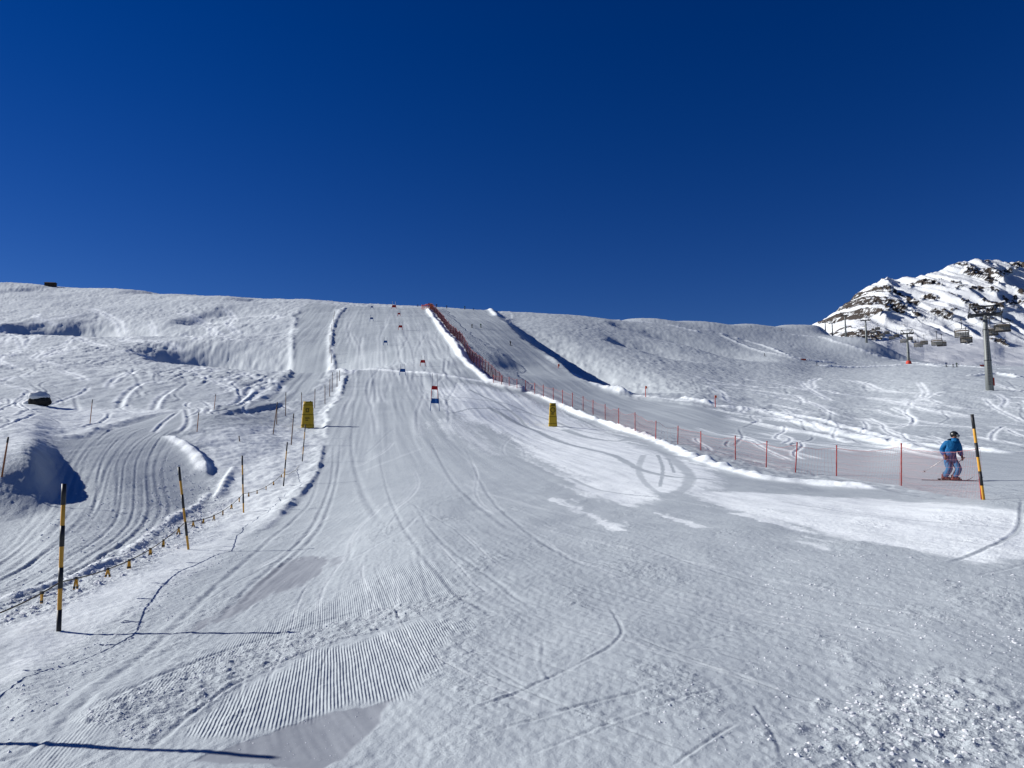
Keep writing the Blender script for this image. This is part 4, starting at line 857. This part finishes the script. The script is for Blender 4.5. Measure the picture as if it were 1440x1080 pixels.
def skier_main():
    foot = hit(1339, 676); s = foot.y / FPX
    o = thing('person', 'skier in blue jacket and lighter blue trousers skiing behind the net', 'person', foot); P = lambda px, py, dy=0.0: Vector(((px - 1339) * s, dy, (676 - py) * s))
    pts = {'pelvis': (P(1338.6,645.5,0.05), (0.205,0.165)), 'waist': (P(1339.2,638,0.03), (0.215,0.17)), 'chest': (P(1340,627.5,-0.02), (0.25,0.18)), 'neck0': (P(1341.8,620.5,-0.06), (0.15,0.13)), 'neck': (P(1342.8,618.2,-0.08), 0.075), 'head': (P(1343.8,614,-0.11), (0.085,0.095)), 'crown': (P(1344,610.8,-0.10), (0.075,0.085))}
    for k, sh, el, wr in (('r', P(1333.2,623.5,0.02), P(1330.2,634,0.14), P(1330,641.5,-0.04)), ('l', P(1348.6,624.5,-0.10), P(1351,634,-0.04), P(1350.6,642.5,-0.18))):
        pts['sh'+k] = (sh, 0.13); pts['el'+k] = (el, 0.105); pts['fa'+k] = (el.lerp(wr, 0.6), 0.085); pts['wr'+k] = (wr, 0.052)
    for k, hp, kn, an in (('r', P(1334.6,648,0.08), P(1334.2,659.5,-0.12), P(1330.4,671,0.10)), ('l', P(1342.6,648,0.0), P(1344.6,660,-0.24), P(1339.4,671.5,-0.10))):
        pts['hp'+k] = (hp, 0.145); pts['th'+k] = (hp.lerp(kn, 0.55), 0.135); pts['kn'+k] = (kn, 0.118); pts['ca'+k] = (kn.lerp(an, 0.5), 0.115); pts['an'+k] = (an, 0.108)
    ed = [('pelvis','waist'),('waist','chest'),('chest','neck0'),('neck0','neck'),('neck','head'),('head','crown')]
    for k in 'rl': ed += [('chest','sh'+k),('sh'+k,'el'+k),('el'+k,'fa'+k),('fa'+k,'wr'+k),('pelvis','hp'+k),('hp'+k,'th'+k),('th'+k,'kn'+k),('kn'+k,'ca'+k),('ca'+k,'an'+k)]
    zw = P(0, 646)[2]; zn = P(0, 616.6)[2]; za = P(0, 641.2)[2]; zb = P(0, 637)[2]
    def mo_(c):
        if c.z > zn and abs(c.x - P(1343.5,0).x) < 0.2: return 2
        if c.z < zw: return 1
        if c.z < zb and abs(c.x - P(1339.5,0).x) > 0.26: return 3
        return 4 if c.z < za + 0.04 else 0
    obj('body', skinned(pts, ed, mo_, ['jacket', 'pants', 'skin', 'jacket2', 'jacket2'], 'body'), o)
    hd = pts['head'][0]; up = Vector((0.02, 0.02, 1)).normalized(); fw = Vector((0.52, -0.85, -0.08)).normalized(); rt = fw.cross(up).normalized()
    fr = Matrix((rt, -fw, up)).transposed()       # x right of the face, -y forward, z up
    k = B(); k.ball((0,0,0), (0.125,0.145,0.135), 16, 10, 0, lambda q: hd + up*0.045 + fr @ Vector((q.x, q.y + 0.012, max(q.z, -0.03 - 0.10 * (q.y > 0.02))))); hm = k.build('helmet', 'helmet', o, True)
    k = B(); k.tube([hd + fr @ Vector((math.sin(a)*0.128, -math.cos(a)*0.138, 0.02)) for a in np.linspace(-1.9*math.pi/2, 1.9*math.pi/2, 15)], 0.016, 6); k.build('goggle_strap', 'blackcloth', hm, True)
    k = B(); k.ball((0,0,0), (0.092,0.05,0.048), 14, 8, 0, lambda q: hd + fr @ Vector((q.x, -0.098 + q.y - 0.03 * (1 - (q.x / 0.1) ** 2), 0.018 + q.z))); k.build('goggles', 'lens', o, True)
    k = B(); k.ball(hd + fr @ Vector((0, -0.118, -0.032)), (0.016,0.022,0.022), 8, 6); k.build('nose', 'skin', o, True)
    k = B(); k.tube([hd + fr @ Vector((x, -0.098 + abs(x) * 0.3, -0.072)) for x in (-0.028, -0.012, 0, 0.012, 0.028)], 0.006, 5); k.build('mouth', 'boot', o, True)
    k = B(); k.tube([hd + Vector((0,0,-0.20)), hd + Vector((0,0,-0.15)), hd + fr @ Vector((0,-0.012,-0.075))], [0.16,0.14,0.118], 12); k.build('collar', 'jacket', o, True)
    g1 = glove(o, pts['wrr'][0], (0.05,-0.5,-0.85), (-0.6,-0.5,0.3), 'glove2'); g2 = glove(o, pts['wrl'][0], (0.0,-0.45,-0.9), (-0.7,-0.4,0.2), 'glove')
    sd = Vector((0.80, -0.60, 0)).normalized(); sn = Vector((0.60, 0.80, 0))
    gz = lambda q: float(H(foot.x + q.x, foot.y + q.y)) - foot.z
    for k_, an in (('r', pts['anr'][0]), ('l', pts['anl'][0])):
        c = Vector((an.x, an.y, 0)); z = gz(c) + 0.03
        k = B(); bs = Vector((an.x, an.y, z)); k.tube([an + Vector((0,0,0.10)), an, bs + Vector((0,0,0.09)), bs + sd*0.03 + Vector((0,0,0.045))], [0.085,0.08,0.075,0.06], 10); k.tube([bs - sd*0.09 + Vector((0,0,0.05)), bs + sd*0.08 + Vector((0,0,0.065)), bs + sd*0.20 + Vector((0,0,0.045))], [0.055,0.062,0.045], 8); k.build('ski_boot', 'boot', o, True)
        k = B(); vv = []; n = 14
        for i in range(n + 1):
            t = i / n; a = -0.72 + 1.62 * t; wd = 0.036 + 0.022 * (2*t-1) ** 2; wd *= min(1, (1 - t) * 9 + 0.25)
            q = c + sd * a; zz = max(z, gz(q) + 0.02) * 1.0 + max(0, t - 0.9) * 1.3
            for e in (-1, 1): vv += [(q + sn * e * wd) + Vector((0,0,zz - q.z)), (q + sn * e * wd) + Vector((0,0,zz - q.z - 0.016))]
        f = []
        for i in range(n):
            o4 = i*4; f += [(o4, o4+2, o4+6, o4+4), (o4+1, o4+5, o4+7, o4+3), (o4, o4+4, o4+5, o4+1), (o4+2, o4+3, o4+7, o4+6)]
        k.add(vv, f + [(0,1,3,2), (n*4, n*4+2, n*4+3, n*4+1)]); sk = k.build('ski', 'skitop', o)
        k = B(); k.box(c + Vector((0,0,z + 0.022)) - sd*0.16, (0.07,0.09,0.05)); k.box(c + Vector((0,0,z + 0.022)) + sd*0.19, (0.07,0.09,0.05)); k.build('binding', 'black', sk)
    for g, tip in ((g1, P(1303.5,665.0,0.25)), (g2, P(1342,668,0.75))):
        v = (tip - g).normalized(); k = B(); k.tube([g - v*0.13, g, tip], [0.016, 0.012, 0.009], 6); sp = k.build('ski_pole', 'alu', o, True)
        k = B(); k.tube([g - v*0.14, g + v*0.02], 0.018, 6); k.build('grip', 'black', sp, True)
        k = B(); k.tube([tip - v*0.09, tip - v*0.07], [0.045, 0.03], 8); k.build('basket', 'black', sp, True)
skier_main()

def small_person(px, py, h_px, mats, label, skis=True, pose=0, face=0.0):
    """far skiers and walkers, a few pixels tall but whole: body, skis, poles"""
    b = hit(px, py); s = h_px * b.y / FPX / 1.75; o = thing('person', label, 'person', b, face, 'people far off on the slope')
    V = lambda x, y, z: Vector((x, y, z)) * s
    lean = (0.0, 0.10, -0.12)[pose % 3]; cr = (0.0, 0.12, 0.05)[pose % 3]; sp_ = (0.10, 0.14, 0.18)[pose % 3]
    pts = {'pelvis': (V(0,0,0.95-cr), 0.16*s), 'chest': (V(lean*0.7,-0.05,1.32-cr), (0.2*s,0.14*s)), 'neck': (V(lean,-0.06,1.50-cr), 0.075*s), 'head': (V(lean*1.1,-0.08,1.63-cr), 0.105*s), 'crown': (V(lean*1.1,-0.08,1.70-cr), 0.085*s)}
    ed = [('pelvis','chest'),('chest','neck'),('neck','head'),('head','crown')]
    for k, q in (('r',-1),('l',1)):
        pts.update({'sh'+k: (V(lean*0.7+q*0.22,-0.05,1.40-cr), 0.095*s), 'el'+k: (V(lean+q*0.36,-0.08,1.16-cr), 0.075*s), 'wr'+k: (V(lean+q*0.34,-0.26,0.98-cr), 0.055*s), 'kn'+k: (V(q*(sp_+0.01)+0.04*(pose == 1),-0.10-cr,0.50-cr*0.4), 0.095*s), 'an'+k: (V(q*sp_,0,0.07), 0.085*s)})
        ed += [('chest','sh'+k),('sh'+k,'el'+k),('el'+k,'wr'+k),('pelvis','kn'+k),('kn'+k,'an'+k)]
    zp = (0.93 - cr) * s; zh = (1.52 - cr) * s
    obj('body', skinned(pts, ed, lambda c: 2 if c.z > zh else (1 if c.z < zp and abs(c.x) < 0.3 * s else 0), mats, 'body', 1), o)
    if skis:
        for q in (-1, 1):
            k = B(); k.tube([V(q*sp_,0.75,0.02), V(q*sp_,-0.75,0.02), V(q*sp_,-0.95,0.09)], [0.05*s,0.05*s,0.03*s], 4); k.build('ski', 'black', o)
            k = B(); k.tube([V(lean+q*0.34,-0.27,1.0-cr), V(q*0.55,0.25,0.05)], 0.016*s, 4); k.build('ski_pole', 'alu', o)
    return o
D1 = ['blackcloth', 'grey', 'helmet']; D2 = ['greencloth', 'blackcloth', 'helmet']; D3 = ['redcloth', 'blackcloth', 'helmet']; D4 = ['jacket2', 'grey', 'helmet']
for px, py, h, mt, lab, sk, ps, fc in [
    (663.5,461,6.2,D1,'left of two dark skiers side by side below the skyline right of the tall net',True,1,0.4), (676,461,6.2,D2,'right of two dark skiers side by side below the skyline right of the tall net',True,0,0.6), (717.5,486,7.5,D1,'dark skier braking in a puff of snow near the shaded bank edge',True,2,1.0),
    (603,432,6.5,D3,'person in red by the orange start netting',False,0,0.2), (606.8,432.5,6.5,D1,'dark figure beside the red one at the start netting',False,0,0.5), (613.5,433,6.5,D4,'dark figure right of the start netting on the skyline',False,1,0.1), (628,434,5.0,D1,'lone figure on the skyline between start and bank',False,0,0.0), (653.5,435.5,5.5,D2,'figure on the skyline above the pair of skiers',False,0,0.3), (587.5,432,4.0,D1,'tiny figure on the skyline left of the start netting',False,0,0.0), (666,436.5,3.4,D1,'tiny low figure on the skyline right of the centre',False,0,0.0),
    (1075,501,5.0,D1,'lone dark skier on the far run left of the red banner',True,1,0.8), (1148.5,514,6.0,D4,'lone skier right of the low red banner',True,0,0.9), (1098.5,465,4.0,D1,'tiny dark skier near the right skyline',True,0,0.8), (1056,461,3.5,D2,'tiny skier just under the right skyline',True,0,0.5),
    (1330.5,516,7.0,D4,'leftmost of three people standing left of the big lift tower',True,0,0.2), (1340,516.5,5.6,D1,'middle and shortest of three people left of the big lift tower',True,1,0.4), (1345.5,516.5,7.0,D2,'rightmost of three people left of the big lift tower',True,0,0.0)]:
    small_person(px, py, h, mt, lab, sk, ps, fc)

# ------------------------------------------------------------------ loose snow: clods thrown up beside tracks and the broken patch
def clods(name, label, spots, n_v=1):
    b = B(); ico = [(0,0,1),(0.9,0,0.3),(0.28,0.85,0.35),(-0.72,0.52,0.3),(-0.72,-0.52,0.3),(0.28,-0.85,0.35),(0.72,0.52,-0.4),(-0.28,0.85,-0.4),(-0.9,0,-0.4),(-0.28,-0.85,-0.4),(0.72,-0.52,-0.4)]
    fc = [(0,1,2),(0,2,3),(0,3,4),(0,4,5),(0,5,1),(1,6,2),(2,7,3),(3,8,4),(4,9,5),(5,10,1),(2,6,7),(3,7,8),(4,8,9),(5,9,10),(1,10,6)]
    for x, y, r in spots:
        z = float(H(x, y)); a = random.uniform(0, 6.3); c, s_ = math.cos(a), math.sin(a); sx, sy, sz = (random.uniform(0.6, 1.35) for _ in range(3))
        vv = []
        for p in ico:
            j = random.uniform(0.75, 1.2); X_, Y_, Z_ = p[0]*sx*r*j, p[1]*sy*r*j, p[2]*sz*r*j*0.8; vv.append((x + X_*c - Y_*s_, y + X_*s_ + Y_*c, z + Z_ * 0.8 - r * 0.05))
        b.add(vv, fc)
    o = b.build(name, 'chunk', None, False); o['kind'] = 'stuff'; o['label'] = label; return o
def scatter(poly, n, r0, r1, pw=2.0):
    p = upoly(poly); x0, y0 = p.min(0); x1, y1 = p.max(0); out = []; t = 0
    while len(out) < n and t < n * 40:
        t += 1; y = math.exp(random.uniform(math.log(y0), math.log(y1))); x = random.uniform(x0, x1); ins = False
        for a, b in zip(p, np.roll(p, -1, 0)):
            if (a[1] > y) != (b[1] > y) and x < (b[0]-a[0])*(y-a[1])/(b[1]-a[1]) + a[0]: ins = not ins
        if ins and pnoise(np.array([x * 2.2]), np.array([y * 1.6]), 77)[0] > random.uniform(-0.7, 0.35): out.append((x, y, r0 + (r1 - r0) * random.random() ** (pw * 1.6)))
    return out
sp = scatter([(1090,1079),(1170,1000),(1225,958),(1330,950),(1400,970),(1500,1000),(1500,1079)], 1100, 0.003, 0.024, 2.8)
sp += scatter([(880,1000),(1100,900),(1440,850),(1440,1000),(1200,1010),(1000,1079)], 500, 0.004, 0.016) + scatter([(1020,760),(1440,800),(1440,930),(1100,890)], 500, 0.006, 0.02)
clods('snow_clods', 'broken snow clods scattered over the bottom right of the piste', sp)
sp = scatter([(0,884),(0,846),(60,822),(168,778),(250,722),(300,690),(320,705),(250,770),(168,812),(60,860)], 900, 0.012, 0.07) + scatter([(225,640),(280,660),(300,690),(250,745),(190,760)], 700, 0.015, 0.06) + scatter([(0,840),(150,790),(240,720),(200,650),(120,680),(40,760)], 500, 0.012, 0.045)
clods('track_clods', 'snow clods along the rope and over the left track', sp)
sp = scatter([(255,892),(330,850),(420,785),(480,784),(385,838)], 60, 0.003, 0.010) + scatter([(250,1078),(330,1045),(450,1003),(556,976),(490,1062)], 130, 0.002, 0.008)
sp += scatter([(320,917),(510,859),(680,830),(640,850),(527,882),(450,910),(330,966),(200,1050),(110,1012)], 900, 0.005, 0.018) + scatter([(0,980),(110,900),(330,765),(420,692),(330,800),(120,960),(0,1079)], 700, 0.006, 0.022)
clods('groomer_crumbs', 'small snow crumbs between the two curved groomer marks at bottom left', sp)
